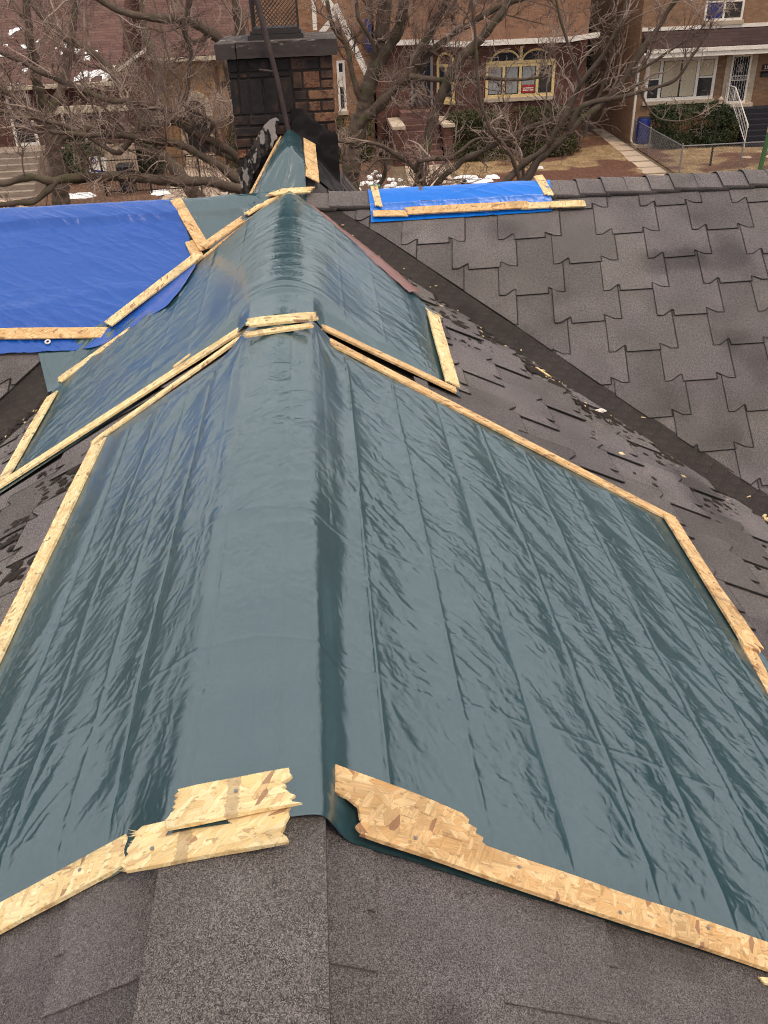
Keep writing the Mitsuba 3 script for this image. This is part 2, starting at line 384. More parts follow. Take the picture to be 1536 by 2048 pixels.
def tlock(map3, region, arange, kk, a0, d0, drift, parent, thick=0.0036, flip=1, seed=0, wear=0.0, rimw=.0036, notch=.052):
    """a field of interlocking T-lock shingles, each an object; region: shapely polygon in (a, d)"""
    global SHINGLES
    r = np.random.default_rng(seed)
    W = HALF + NARROW
    for k in range(*kk):
        base = a0 + (k % 2) * HALF + drift * k
        m0 = int(math.floor((arange[0] - base) / (2 * HALF))) - 1
        m1 = int(math.ceil((arange[1] - base) / (2 * HALF))) + 1
        for m in range(m0, m1 + 1):
            a, d = base + 2 * HALF * m + r.normal(0, .009), d0 + ROW * (k - 2) + r.normal(0, .006)
            c, nd = NARROW, notch
            L = 2.55 * ROW
            out = [(0, 0), (c * .42, 0), (c * .98, -nd), (c + .004, -nd * .9), (c + .004, 0.006), (W - c - .004 + .0, 0.004), (W - c - .004, -nd), (W - c * .46, -.004), (W, 0), (W, -L), (0, -L)]
            out = np.array([(x + r.normal(0, .0012), y + r.normal(0, .0012)) for x, y in out])
            if flip < 0:
                out[:, 0] = W - out[:, 0]
            sk = r.normal(0, .011)
            curl = max(0, r.normal(-.002, .006)), max(0, r.normal(-.002, .006))
            poly = Polygon(np.stack([a + out[:, 0], d + out[:, 1] + sk * out[:, 0]], 1)).buffer(0)
            poly = poly.intersection(region)
            for g in getattr(poly, 'geoms', [poly]):
                if g.is_empty or g.geom_type != 'Polygon' or g.area < 0.004:
                    continue
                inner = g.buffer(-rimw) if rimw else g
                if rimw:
                    inner = inner.intersection(affinity.translate(inner, -.0055 * flip, 0))   # painted shadow and dirt line is wider at the locking tab's outer edge
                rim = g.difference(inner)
                ms, us = [], []
                for gg, dark in ((inner, False), (rim, True)):
                    for q in getattr(gg, 'geoms', [gg]):
                        if q.is_empty or q.geom_type != 'Polygon' or q.area < 1e-5:
                            continue
                        e = trimesh.creation.extrude_polygon(q, 1.0, engine='earcut')
                        ms.append(e)
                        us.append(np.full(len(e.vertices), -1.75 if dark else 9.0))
                mesh = cat(ms)
                flag = np.concatenate(us)
                v = mesh.vertices
                q = (d - v[:, 1]) / L
                lift = 3.6 * thick * (1 - q) + .0015
                if wear:
                    lift = lift + wear * (N2(v[:, 0] * 7, v[:, 1] * 7, 3) - .3) * (1 - q)
                uu = (v[:, 0] - a) / W
                low = np.clip(1 - (d - v[:, 1]) / .10, 0, 1)
                th = np.minimum(thick, .95 * lift)
                lift = lift + low * (curl[0] * np.clip(1 - uu / .3, 0, 1) + curl[1] * np.clip((uu - .7) / .3, 0, 1))
                nrm = lift - th + v[:, 2] * th
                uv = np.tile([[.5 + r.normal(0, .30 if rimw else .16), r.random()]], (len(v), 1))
                uv[flag < 5, 0] = -1.75                   # painted dark line: overlap shadow, dirt and worn granules along the cut edge
                mesh.vertices = map3(v[:, 0], v[:, 1], nrm)
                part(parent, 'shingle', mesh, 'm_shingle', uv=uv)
                SHINGLES += 1


# cross roof, right: everything beyond the open valley strip
CRR = Polygon([(0.245, 0.03), (0.262, 0.075), (0.66, 0.46), (1.47, 1.38), (2.18, 2.22), (2.90, 3.02), (3.55, 3.72), (4.3, 4.5), (4.6, 3.0), (4.7, 0.03)])
SKEW = .13          # the courses were laid a little out of square
CRR = affinity.affine_transform(CRR, [1, SKEW, 0, 1, -SKEW * .595, 0])
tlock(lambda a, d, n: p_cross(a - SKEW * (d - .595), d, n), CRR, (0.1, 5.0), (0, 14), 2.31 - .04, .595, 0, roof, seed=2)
# cross roof, left: only the corner under the blue tarp shows
CRL = Polygon([(-4.3, .06), (-2.72, .06), (-2.72, 1.15), (-1.45, 1.15), (-2.35, 2.36), (-3.6, 3.8), (-4.3, 4.2)])
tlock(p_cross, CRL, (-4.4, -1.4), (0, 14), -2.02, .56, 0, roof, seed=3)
# near gable, right slope, from the ridge cap to the valley
FRR = Polygon([(0.2, .15), (6.75, .15), (6.6, .24), (YA - 1.08, 1.08 / CO - .04), (YA - 2.12, 2.12 / CO - .03), (YA - 3.2, 3.2 / CO - .05), (2.2, 3.9), (0.2, 2.5)])
FRR_NEAR = FRR.intersection(sbox(0.2, .15, 1.45, 2.6))
tlock(p_right, FRR_NEAR, (0.2, 1.4), (-1, 9), 0.17, .84, 0, roof, seed=4, thick=.004, flip=-1, rimw=0, notch=.02)
FRR_FAR = FRR.difference(Polygon([(0, 0), (0, 2.09), (3.50, 2.06), (3.98, .72), (4.12, .72), (4.14, .955), (5.35, .93), (6.7, .16), (6.7, 0)]))
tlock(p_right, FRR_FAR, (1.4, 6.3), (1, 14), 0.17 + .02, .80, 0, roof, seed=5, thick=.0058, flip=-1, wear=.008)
# near gable, left slope
FLL = Polygon([(0.2, .15), (1.4, .15), (1.4, 1.25), (0.2, 1.6)])
tlock(p_left, FLL, (0.1, 1.4), (-1, 7), -.17, .70, 0, roof, seed=6, thick=.004, rimw=0, notch=.02)
FLL2 = Polygon([(1.5, 1.045), (3.84, 1.0), (4.10, .19), (4.28, .19), (3.96, 1.72), (4.7, 1.74), (5.3, 1.78), (3.9, 2.7), (1.5, 2.0)])
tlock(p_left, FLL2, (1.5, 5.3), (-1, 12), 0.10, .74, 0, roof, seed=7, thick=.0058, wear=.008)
print('shingles', SHINGLES)


def cap_piece(y0, y1, hw=.165, thick=.006, rise=0.012, prof=cap_profile, seed=0):
    """a ridge cap: a strip folded over the ridge, its near end lying on the one before"""
    r = np.random.default_rng(seed)
    xs = np.concatenate([[-hw - .002], np.linspace(-hw, hw, 25), [hw + .002]])
    ys = np.linspace(y0, y1, 9)
    X, Y = np.meshgrid(xs, ys)
    Zt = prof(np.clip(X, -hw, hw)) + rise * (1 - (Y - y0) / (y1 - y0)) + .003 * (F2(X * 9, Y * 9, 2, seed) - .5)
    Y = Y + .006 * (F2(X * 12, Y * 0, 2, seed + 4) - .5)
    Zb = Zt - thick - .022 * (np.abs(X) > hw * .98)
    top, bot = grid_mesh(X, Y, Zt), grid_mesh(X, Y, Zb)
    nx, ny = len(xs), len(ys)
    v = np.vstack([top.vertices, bot.vertices])
    o = nx * ny
    f = [top.faces, bot.faces[:, ::-1] + o]
    ring = [j for j in range(nx)] + [i * nx + nx - 1 for i in range(1, ny)] + [(ny - 1) * nx + j for j in range(nx - 2, -1, -1)] + [i * nx for i in range(ny - 2, 0, -1)]
    ring = np.array(ring)
    nxt = np.roll(ring, -1)
    f += [np.stack([ring, ring + o, nxt + o], 1), np.stack([ring, nxt + o, nxt], 1)]
    return trimesh.Trimesh(v, np.vstack(f), process=False), r.random()


for i, (ya_, yb_) in enumerate(((0.02, 0.75), (.66, 1.42), (3.78, 4.12), (4.06, 4.5))):
    m, t = cap_piece(ya_, yb_, seed=20 + i, hw=.161)
    uvc = np.tile([[.60 if i < 2 else .35, t]], (len(m.vertices), 1))
    uvc[len(uvc) // 2:, 0] = -1.9  # sides and underside painted dark for the shadow line beside the cap
    part(roof, 'ridge_cap', m, 'm_shingle', uv=uvc, smooth=False)
# the cap boxes stand a little above the slopes: filler course under the caps
m = cat([bx(-.152, .156, .02, 4.6, -.14, -.030)])
part(house, 'ridge_course', m, 'm_rolled')

# cross ridge: the same caps turned along x
def cross_profile(t):
    return 0.016 - P * (np.sqrt(t * t + .045 ** 2) - .045)


edges = [0.10, 0.30, 0.475, 0.66, 1.0, 1.33, 1.66, 2.0, 2.081, 2.231, 2.431, 2.612, 2.793, 2.975, 3.166, 3.361, 3.566, 3.751, 3.94, 4.13, 4.32]
for i in range(len(edges) - 1):
    x0, x1 = edges[i], edges[i + 1] + .05
    m, t = cap_piece(x0, x1, hw=.17, prof=cross_profile, rise=.016, thick=.009, seed=40 + i)
    v = m.vertices.copy()
    v[:, 2] += .004 + .004 * math.sin(i * 2.1)
    m.vertices = np.stack([v[:, 1], YA - v[:, 0], v[:, 2]], -1)
    uvc = np.tile([[.75 + .45 * (t - .5), t]], (len(m.vertices), 1))
    uvc[len(v) // 2:, 0] = -1.9
    part(roof, 'ridge_cap', m, 'm_shingle', uv=uvc)
for i in range(8):
    m, t = cap_piece(-4.36 + .2 * i, -4.36 + .2 * (i + 1) + .05, hw=.17, prof=cross_profile, rise=.016, thick=.009, seed=70 + i)
    v = m.vertices.copy()
    m.vertices = np.stack([v[:, 1], YA - v[:, 0], v[:, 2] + .004], -1)
    uvc = np.tile([[.75 + .45 * (t - .5), t]], (len(v), 1))
    uvc[len(v) // 2:, 0] = -1.9
    part(roof, 'ridge_cap', m, 'm_shingle', uv=uvc)

# open valleys: a strip of rolled roofing on both slopes
def valley_strip(sgn, w_cross, w_near, s0, s1):
    s = np.linspace(s0, s1, 60)
    rows = []
    for off in (-w_near, -w_near * .5, 0, w_cross * .33, w_cross * .7, w_cross):
        o = off + .010 * (N2(s * 5, off * 9, 5) - .5)
        rows.append(np.stack([sgn * (s + o / 2), YA - s + o / 2, np.maximum(-P * (s + o / 2), -P * (s - o / 2)) + .006 + .004 * N2(s * 9, off * 7, 8)], -1))
    A = np.array(rows)
    return grid_mesh(A[..., 0], A[..., 1], A[..., 2])


part(roof, 'valley_strip', valley_strip(1, .235, .17, .12, 4.1), 'm_rolled', smooth=True)
part(roof, 'valley_strip', valley_strip(-1, .235, .17, .12, 4.1), 'm_rolled', smooth=True)

# ---------------------------------------------------------------- the steep little roof between the ridge and the chimney
RZ, RP = 0.30, 1.22


def steep(x, y):
    x = np.asarray(x, float)
    sides = RZ - RP * (np.sqrt((x - .01) ** 2 + .03 ** 2) - .03)
    front = 0.02 + (y - 6.98) * .95
    h = .05
    m = np.minimum(sides, front)
    dlt = np.abs(sides - front)
    return m - np.where(dlt < h, (h - dlt) ** 2 / (4 * h), 0)


X, Y = np.meshgrid(np.linspace(-.75, .85, 65), np.linspace(6.9, 9.15, 70))
part(house, 'rear_roof', grid_mesh(X, Y, steep(X, Y) - .012), 'm_shingle', smooth=True, uv=np.tile([[-.6, .5]], (X.size, 1)))
# its shingles: butts running down the slope
for i, (y0, x0, x1, w) in enumerate(((7.50, .16, .38, .26), (7.20, .30, .62, .24), (7.72, .36, .60, .28), (8.02, .22, .42, .30), (7.95, .46, .70, .25), (8.25, .40, .62, .27), (8.5, .46, .70, .27), (8.75, .48, .70, .3), (7.38, .50, .74, .2))):
    xs, ys = np.linspace(x0, x1 + .03, 8), np.linspace(y0, y0 + w * 1.3, 7)
    X, Y = np.meshgrid(xs, ys)
    Zt = steep(X, Y) + .014 * (1 - (Y - y0) / (w * 1.3)) - .004
    a = grid_mesh(X, Y, Zt)
    b = grid_mesh(X, Y, Zt - .016)
    b.faces = b.faces[:, ::-1]
    front = grid_mesh(np.vstack([X[0], X[0]]), np.vstack([Y[0], Y[0]]), np.vstack([Zt[0] - .016, Zt[0]]))
    m = cat([a, b, front])
    part('house__rear_roof', 'shingle', m, 'm_shingle', uv=np.tile([[-.9 + .5 * ((i * 37) % 10) / 10, .4]], (len(m.vertices), 1)))
# the black membrane dressed up the chimney's right corner and down over the steep roof
U, V = np.meshgrid(np.linspace(0, 1, 30), np.linspace(0, 1, 46))
tu = [0, .30, .45, .75, 1]
tx, tz = np.interp(U, tu, [.03, .15, .19, .31, .424]), np.interp(U, tu, [.49, .48, .42, .32, .26])
lx, ly = np.interp(U, [0, 1], [.15, .46]), np.interp(U, [0, 1], [7.12, 7.62])
F = .30
w = np.clip((V - F) / (1 - F), 0, 1)
px_ = tx * (1 - w) + lx * w
yy = 8.238 * (1 - w) + ly * w
zr = steep(px_, yy) + .012
zf = tz * (1 - V / F) + (steep(tx, 8.238 + 0 * tx) + .012) * V / F
zz = np.where(V < F, zf, zr)
zz = zz + .012 * (F2(px_ * 8, yy * 8, 3, 4) - .5)
part(house, 'membrane', grid_mesh(px_, yy - .012 * F2(px_ * 7, zz * 7, 3, 5), zz), 'm_tar', smooth=True, label='black roofing membrane dressed up the chimney corner')

# ---------------------------------------------------------------- chimney
CY0, CY1, CX0, CX1 = 8.25, 9.22, -.475, .420
chim = part(house, 'chimney', bx(CX0 + .012, CX1 - .012, CY0 + .012, CY1 - .012, -1.2, .885), 'm_mortar', label='square brick chimney blackened by fire')


def brick(x0, x1, z0, z1, burnt, tone, face='front', y0=0, y1=0, proud=0.0):
    r = rng.normal(0, .003, 2)
    g = .007
    if face == 'front':
        m = rbox(x1 - x0 - g * 2, .09, z1 - z0 - g * 2, .006)
        m.apply_translation(((x0 + x1) / 2 + r[0] * .5, CY0 + .045 - proud + r[1], (z0 + z1) / 2))
    else:
        m = rbox(.09, y1 - y0 - g * 2, z1 - z0 - g * 2, .006)
        m.apply_translation(((CX1 - .045 + r[1]) if face == 'right' else (CX0 + .045 + r[1]), (y0 + y1) / 2, (z0 + z1) / 2))
    part(chim, 'brick', m, 'm_soot_brick', uv=np.tile([[min(1, max(0, burnt)), tone]], (len(m.vertices), 1)))


# front: soldier panel on the upper left, stretchers elsewhere (x in shares of the width, z down from the cap)
wd = CX1 - CX0
fx = lambda s: CX0 + s * wd
ZT = .885
rows = [
    # z_top, z_bottom, [(x0, x1, burnt)]
    (.00, .11, [(0, .10, 1), (.10, .19, 1), (.19, .40, 1), (.40, .59, 1), (.59, .87, .8), (.87, 1, .75)]),
    (.11, .155, [(0, .10, 1), (.10, .19, 1), (.19, .40, 1), (.40, .59, 1)]),
    (.155, .44, [(0, .085, 1), (.085, .185, 1), (.185, .32, 1), (.32, .455, 1), (.455, .60, 1)]),
    (.115, .255, [(.60, .70, .7), (.70, .87, .20)]), (.115, .185, [(.87, 1, .72)]), (.185, .26, [(.87, 1, .55)]),
    (.262, .345, [(.60, .73, .85), (.735, 1, .45)]), (.35, .437, [(.60, .73, .75), (.735, .86, .5), (.865, 1, .6)]),
    (.44, .525, [(0, .15, .95), (.15, .42, .85), (.42, .60, 1), (.60, .78, .9), (.78, 1, .38)]),
    (.53, .615, [(0, .27, .85), (.27, .50, .85), (.50, .72, 1), (.72, .9, .8), (.9, 1, .55)]),
    (.62, .705, [(0, .16, .8), (.16, .36, .8), (.36, .62, 1), (.62, .88, .9), (.88, 1, .35)]),
    (.71, .79, [(0, .10, -.3), (.10, .27, .35), (.27, .5, .9), (.5, .76, 1), (.76, 1, .6)]),
    (.80, .88, [(0, .22, .85), (.22, .5, .95), (.5, .75, .9), (.75, 1, .7)]),
    (.885, .965, [(0, .16, .9), (.16, .42, .9), (.42, .7, .9), (.7, 1, .8)]),
    (.97, 1.05, [(0, .22, .9), (.22, .5, .9), (.5, .75, .9), (.75, 1, .8)]),
    (1.055, 1.14, [(0, .16, .9), (.16, .42, .9), (.42, .7, .9), (.7, 1, .8)])]
for zt, zb, bs in rows:
    for x0, x1, b in bs:
        brick(fx(x0), fx(x1), ZT - zb, ZT - zt, b, rng.random())
for k in range(13):
    for j in range(4):
        y0 = CY0 + .10 + j * .225 - (k % 2) * .1
        brick(0, 0, ZT - .088 * (k + 1), ZT - .088 * k, .55 + .4 * rng.random(), rng.random(), 'left', max(y0, CY0 + .096), y0 + .22)
        brick(0, 0, ZT - .088 * (k + 1), ZT - .088 * k, .2 + .5 * rng.random(), rng.random(), 'right', max(y0, CY0 + .096), y0 + .22)


def lump_box(x0, x1, y0, y1, z0, z1, amp, seed):
    m = bx(x0, x1, y0, y1, z0, z1)
    m = m.subdivide_to_size(.05)
    v = m.vertices
    q = np.stack([F2(v[:, 0] * 14 + 3 * k + v[:, 2] * 9, v[:, 1] * 14 + v[:, 2] * 14, 3, seed + k) - .5 for k in range(3)], -1)
    m.vertices = v + amp * q
    return m


part(chim, 'cap', lump_box(-.555, -.385, 8.18, 9.30, .886, 1.002, .012, 1), 'm_cap', smooth=35)
part(chim, 'cap', lump_box(-.381, .462, 8.18, 9.30, .886, 1.006, .012, 2), 'm_cap', smooth=35)
# spark arrester: flange, wire basket
cage = part(chim, 'cage', cat([bx(-.285, .185, 8.40, 8.90, 1.006, 1.045), bx(-.265, .168, 8.42, 8.88, 1.048, 1.072), bx(-.245, .15, 8.44, 8.86, 1.072, 1.09)]), 'm_cage', label='rusty wire mesh spark arrester on a flat flange')
wires = []
for (ax, lo, hi, fixed) in (('x', -.24, .145, 8.45), ('x', -.24, .145, 8.85), ('y', 8.45, 8.85, -.24), ('y', 8.45, 8.85, .145)):
    L, Hh, st = hi - lo, .62, .034
    for s in (1, -1):
        for k in np.arange(-Hh, L + .01, st):
            pts = []
            for tt in np.linspace(0, 1, 2):
                pass
            # the wire a = k + z (or mirrored) clipped to 0..L and 0..Hh
            z0, z1 = max(0, -k), min(Hh, L - k)
            if z1 - z0 < .02:
                continue
            a0, a1 = k + z0, k + z1
            if s < 0:
                a0, a1 = L - a0, L - a1
            q0, q1 = (lo + a0, lo + a1)
            pp = [(q0, fixed, 1.09 + z0), (q1, fixed, 1.09 + z1)] if ax == 'x' else [(fixed, q0, 1.09 + z0), (fixed, q1, 1.09 + z1)]
            wires.append(tube(pp, .0022, 4, False))
for (x, y) in ((-.24, 8.45), (.145, 8.45), (-.24, 8.85), (.145, 8.85)):
    wires.append(tube([(x, y, 1.08), (x, y, 1.72)], .008, 6))
part(chim, 'wire_basket', cat(wires), 'm_cage', kind='stuff')
part(chim, 'cage_lid', bx(-.28, .185, 8.41, 8.89, 1.712, 1.735), 'm_cage')
pole = part(house, 'pole', tube([(-.172, 8.12, 1.36), (-.125, 8.10, 1.09), (-.06, 8.10, .75), (.004, 8.08, .30)], [.024, .024, .023, .021], 9), 'm_rust_pole', smooth=True, label='thin dark metal pole leaning in front of the chimney')
part(pole, 'arm', tube([(-.20, 8.115, .805), (-.065, 8.09, .788)], .009, 6), 'm_rust_pole')
# the torn roofing felt standing up against the chimney's left foot
out = Polygon([(-0.454, -0.220), (-0.475, 0.006), (-0.418, 0.115), (-0.349, 0.185), (-0.282, 0.279), (-0.211, 0.372), (-0.151, 0.417), (-0.098, 0.434), (-0.074, 0.413), (-0.085, 0.350), (-0.111, 0.304), (-0.097, 0.271), (-0.134, 0.248), (-0.153, 0.192), (-0.188, 0.186), (-0.206, 0.138), (-0.262, 0.107), (-0.287, 0.042), (-0.336, -0.005), (-0.384, -0.113), (-0.425, -0.239)])
felt = trimesh.creation.extrude_polygon(out, .006, engine='earcut').subdivide_to_size(.02)
v = felt.vertices.copy()
yy = 8.14 - v[:, 2] + .025 * (F2(v[:, 0] * 9, v[:, 1] * 9, 3, 9) - .55) - .12 * np.clip(-.05 - v[:, 1], 0, 1)
felt.vertices = np.stack([v[:, 0], np.minimum(yy, 8.2), v[:, 1]], -1)
part(house, 'torn_felt', felt, 'm_torn', label='torn black roofing felt peeling up against the chimney')


# ---------------------------------------------------------------- tarps: sheets draped over the roof's height, creased and crumpled
def ridged(n, k=2.0):
    return (1 - np.abs(2 * n - 1)) ** k


def streaks(u, v, ang, l1, l2, sd, warp=.35, k=2.0):
    c, s = math.cos(ang), math.sin(ang)
    a, b = u * c + v * s, -u * s + v * c
    w = F2(u * 3.1, v * 3.1, 2, sd + 11) - .5
    return ridged(N2(a / l1 + w * warp * 1.5, b / l2 + w * warp * 3, sd), k)


def creases(t, along, lines, amp, width, sd, wob=.008):
    h = np.zeros_like(t)
    for i, l in enumerate(lines):
        c = l + wob * (N2(along * 1.7, along * 0 + i, sd + i) - .5) * 2
        a = amp * (.55 + .9 * N2(along * 2.6, along * 0 + 9 + i, sd)) * (1 if (i * 7 + sd) % 3 else -1)
        q = np.abs(t - c)
        h += a * np.exp(-q / width)
    return h


def panels(t, lines, amp, sd):
    """between two folds the sheet bellies a little"""
    h = np.zeros_like(t)
    r = np.random.default_rng(sd)
    for a, b in zip(lines[:-1], lines[1:]):
        f = np.clip((t - a) / (b - a), 0, 1)
        h += amp * r.uniform(.3, 1.2) * np.sin(np.pi * f) * r.choice([1, 1, -1])
    return h


def drape_cap(x, y, run_r=None, run_l=None, pr=1.45, pl=1.15):
    """height of a sheet drawn over the near gable and its flat ridge cap: it bridges from the cap's edge to the slope"""
    y = np.asarray(y, float) + 0 * np.asarray(x, float)
    ax = np.abs(x)
    if run_r is None:
        run_r = .040 + .07 * np.clip((y - 1.9) / .5, 0, 1) + .20 * np.clip((y - 2.3) / .6, 0, 1) * np.clip((3.9 - y) / .5, 0, 1) + .03 * N2(y * 3, 0 * y, 3)
    if run_l is None:
        run_l = .13 + .32 * np.clip((y - 1.35) / .5, 0, 1) * np.clip((3.95 - y) / .6, 0, 1)
    e = .164
    ze = cap_profile(e) + .004
    run = np.where(x > 0, run_r, run_l)
    f = np.clip((ax - e) / run, 0, 1)
    bridge = ze + (-P * (e + run) - ze) * (1 - (1 - f) ** np.where(x > 0, pr, pl))
    return np.where(ax < e, cap_profile(x) + .004, np.where(ax < e + run, np.maximum(bridge, -P * ax), -P * ax))


def crump(u, v, ang, l1, l2, sd, patch=1.6, thr=.44, k=1.0):
    """crumpling: sharp crests bent every way, gathered in patches"""
    c, s = math.cos(ang), math.sin(ang)
    a, b = u * c + v * s, -u * s + v * c
    wa = F2(u / l1 * .55, v / l1 * .55, 2, sd + 1) - .5
    wb = F2(u / l1 * .55 + 31, v / l1 * .55, 2, sd + 2) - .5
    n = N2(a / l1 + 1.0 * wa, b / l2 + 1.1 * wb, sd)
    m = np.clip((F2(u * patch, v * patch + 7, 3, sd + 5) - thr) * 7, 0, 1)
    return m * ridged(n, k)


def drape_soft(x, y):
    """the same for a sheet that lies loosely over the cap"""
    t = np.clip((np.asarray(y, float) - 5.0) / 1.4, 0, 1)
    t = t * t * (3 - 2 * t)
    peak = .03 - P * (np.sqrt(x * x + .035 ** 2) - .035)
    return drape_cap(x, 0 * np.asarray(x, float), .30, .32, 1.12, 1.12) * (1 - t) + np.maximum(peak, -P * np.abs(x)) * t


def sheet(xy, z, uv, mat_key, parent_or_key, **kw):
    m = grid_mesh(xy[0], xy[1], z)
    kw.setdefault('smooth', True)
    return m


def poly_at(pts, t):
    pts = np.array(pts)
    return np.interp(t, pts[:, 0], pts[:, 1])


# ---- the near green tarp
NX, NY = 700, 640
yb = lambda x: np.interp(x, [-1.0, -.4, -.17, 0, .17, .3, .75, 1.1, 1.95], [1.170, 1.175, 1.152, 1.14, 1.170, 1.163, 1.127, 1.093, 1.033])
yt = lambda x: np.interp(x, [-.96, -.2, .18, 1.9], [3.90, 4.07, 4.13, 3.60])
xl = lambda y: np.interp(y, [1.0, 2.2, 3.9], [-.985, -.955, -.905])
xr = lambda y: np.interp(y, [1.0, 2.2, 3.6, 3.75], [1.93, 1.905, 1.885, 1.88])
Vv = np.linspace(0, 1, NY)[:, None] * np.ones((1, NX))
Uu = np.ones((NY, 1)) * np.linspace(0, 1, NX)[None, :]
X = -.94 + Uu * 2.83
for _ in range(2):
    Y = yb(X) * (1 - Vv) + yt(X) * Vv
    X = xl(Y) + Uu * (xr(Y) - xl(Y))
Y = Y + .012 * (F2(X * 3, Y * 0 + Vv, 2, 31) - .5) * (1 - Vv)
S = np.sign(X) * np.sqrt(X * X) / CO           # distance across, over the ridge
dR, dL = np.clip(S - .2, 0, 9), np.clip(-S - .2, 0, 9)
from scipy.ndimage import gaussian_filter
Z = drape_cap(X, Y) + .024
Zb = gaussian_filter(Z, (2, 6))
Z = np.where(X < 0, Zb, gaussian_filter(Z, (2, 2.5)) * (1 - np.clip((Y - 1.9) / .6, 0, 1)) + Zb * np.clip((Y - 1.9) / .6, 0, 1)) + .003
smR, smL = np.clip(dR / .12, 0, 1), np.clip(dL / .12, 0, 1)
on_cap = 1 - np.clip((np.abs(S) - .15) / .06, 0, 1)
LR = [.22, .345, .585, .82, 1.05, 1.27, 1.50, 1.73, 1.95, 2.2]
LL = [.22, .36, .50, .68, .83, .98, 1.2]
h = creases(S, Y, LR, .0062, .0065, 3) * smR + creases(-S, Y, LL, .0066, .0070, 5) * smL
h += panels(S, LR, .0080, 7) * smR + panels(-S, LL, .0072, 8) * smL
h += creases(S, Y, [-.135, .075], .0026, .0045, 9, wob=.004) * on_cap
for yc, am in ((1.70, .0020), (2.32, .0022), (2.95, .0014), (3.5, .0014)):
    yw = yc + .02 * (N2(S * 2, S * 0, 12) - .5) - .03 * np.abs(S)
    h += am * np.exp(-np.abs(Y - yw) / .006) * (.4 + N2(S * 3, S * 0 + yc, 14))
# long pulls down and away from the ridge on the right; closer to the fall line on the left
mask = np.clip(F2(S * 1.1 + 4, Y * .8, 2, 41) * 2.4 - .55, .12, 1)
h += smR * (.030 * (F2(Y * 1.3, S * 2.6, 2, 55) - .5) + mask * (.0075 * streaks(Y, S, -.42, .70, .12, 51, k=1.3) + .0042 * streaks(Y, S, -.58, .30, .050, 52, k=1.1)))
h += smR * (.0055 * crump(Y, S, -.45, .13, .050, 400, thr=.46) + .0039 * crump(Y, S, -.80, .075, .032, 410, thr=.46) + .0029 * crump(Y, S, -.25, .045, .022, 420, patch=2.4, thr=.44) + .0016 * crump(Y, S, -.9, .026, .014, 430, patch=3, thr=.42))
h += smR * .0045 * streaks(Y, S, -.10, .95, .16, 54, k=1.2)
mask2 = np.clip(F2(S * 1.3 + 14, Y * 1.0, 2, 42) * 2.4 - .5, .15, 1)
h += smL * (.024 * (F2(Y * 1.3, S * 3.0, 2, 65) - .5) + mask2 * (.0040 * streaks(Y, -S, -.42, .55, .085, 61, k=1.3) + .0036 * streaks(Y, -S, -.30, .26, .042, 62, k=1.1)))
h += .8 * smL * (.0052 * crump(Y, -S, -.45, .14, .045, 500, thr=.46) + .0036 * crump(Y, -S, -.70, .07, .030, 510, thr=.45) + .0026 * crump(Y, -S, -.3, .042, .020, 520, patch=2.4, thr=.44) + .0014 * crump(Y, -S, -.9, .026, .014, 530, patch=3, thr=.42))
h += (smR + smL) * .0026 * crump(Y, S, .3, .055, .042, 450, patch=2.0, thr=.48)
h += on_cap * (.0036 * crump(S, Y, .65, .075, .032, 590, thr=.46) + .0020 * crump(S, Y, -.8, .03, .018, 595, patch=2.6, thr=.45))
h += on_cap * (.0042 * streaks(S, Y, .35, .5, .14, 71) + .0011 * crump(Y, S, 1.2, .10, .035, 580, thr=.5))
# the pull gathered at the upper right corner of the cap
for cx_, cy_, sgn in ((.19, 4.08, 1), (-.19, 4.05, -1)):
    dx, dy = (S - cx_) * sgn, cy_ - Y
    rr = np.hypot(dx, dy) + 1e-6
    th = np.arctan2(dx, dy)
    h += .0070 * np.exp(-rr / .42) * np.clip(rr / .06, 0, 1) * np.sin(th * 17 + 2.0 * N2(th * 3, rr * 2, 81)) * np.clip(dx / .02 + .2, 0, 1) * (sgn > 0 or 1)
# shingle courses telegraphing through
kk = np.mod(Y + .05, .27)
edge = np.minimum(np.minimum(Uu, 1 - Uu) * 2.9, np.minimum(Vv, 1 - Vv) * 2.8)
Z = Z - .008 * np.clip(1 - edge / .12, 0, 1) * (Y < 1.6) + 1.5 * h * np.clip((edge - .07) / .11, .08, 1) + .004 * np.clip(1 - edge / .01, 0, 1) * N2(X * 30, Y * 30, 91)
near_tarp = solo('tarp', grid_mesh(X, Y, Z), 'm_tarp_green', 'large dark green tarp over the near end of the ridge, creased in long parallel folds', 'tarp',
                 'green tarps over the roof ridge', smooth=True, uv=np.stack([S, Y], -1).reshape(-1, 2))
# ---- the middle green tarp, up to the crossing, running into the left valley
NX, NY = 460, 400


def zmid(x, y):
    g = drape_soft(x, y)
    cr = -P * np.abs(y - YA) + .012
    k = .05
    d = g - cr
    return np.maximum(g, cr) + np.where(np.abs(d) < k, (k - np.abs(d)) ** 2 / (4 * k), 0)


V1 = np.linspace(0, 1, NY)
low = np.array([(-1.56, 3.975), (-.20, 4.315), (0, 4.35), (.19, 4.32), (.90, 4.12)])
Uu = np.ones((NY, 1)) * np.linspace(0, 1, NX)[None, :]
Vv = V1[:, None] * np.ones((1, NX))
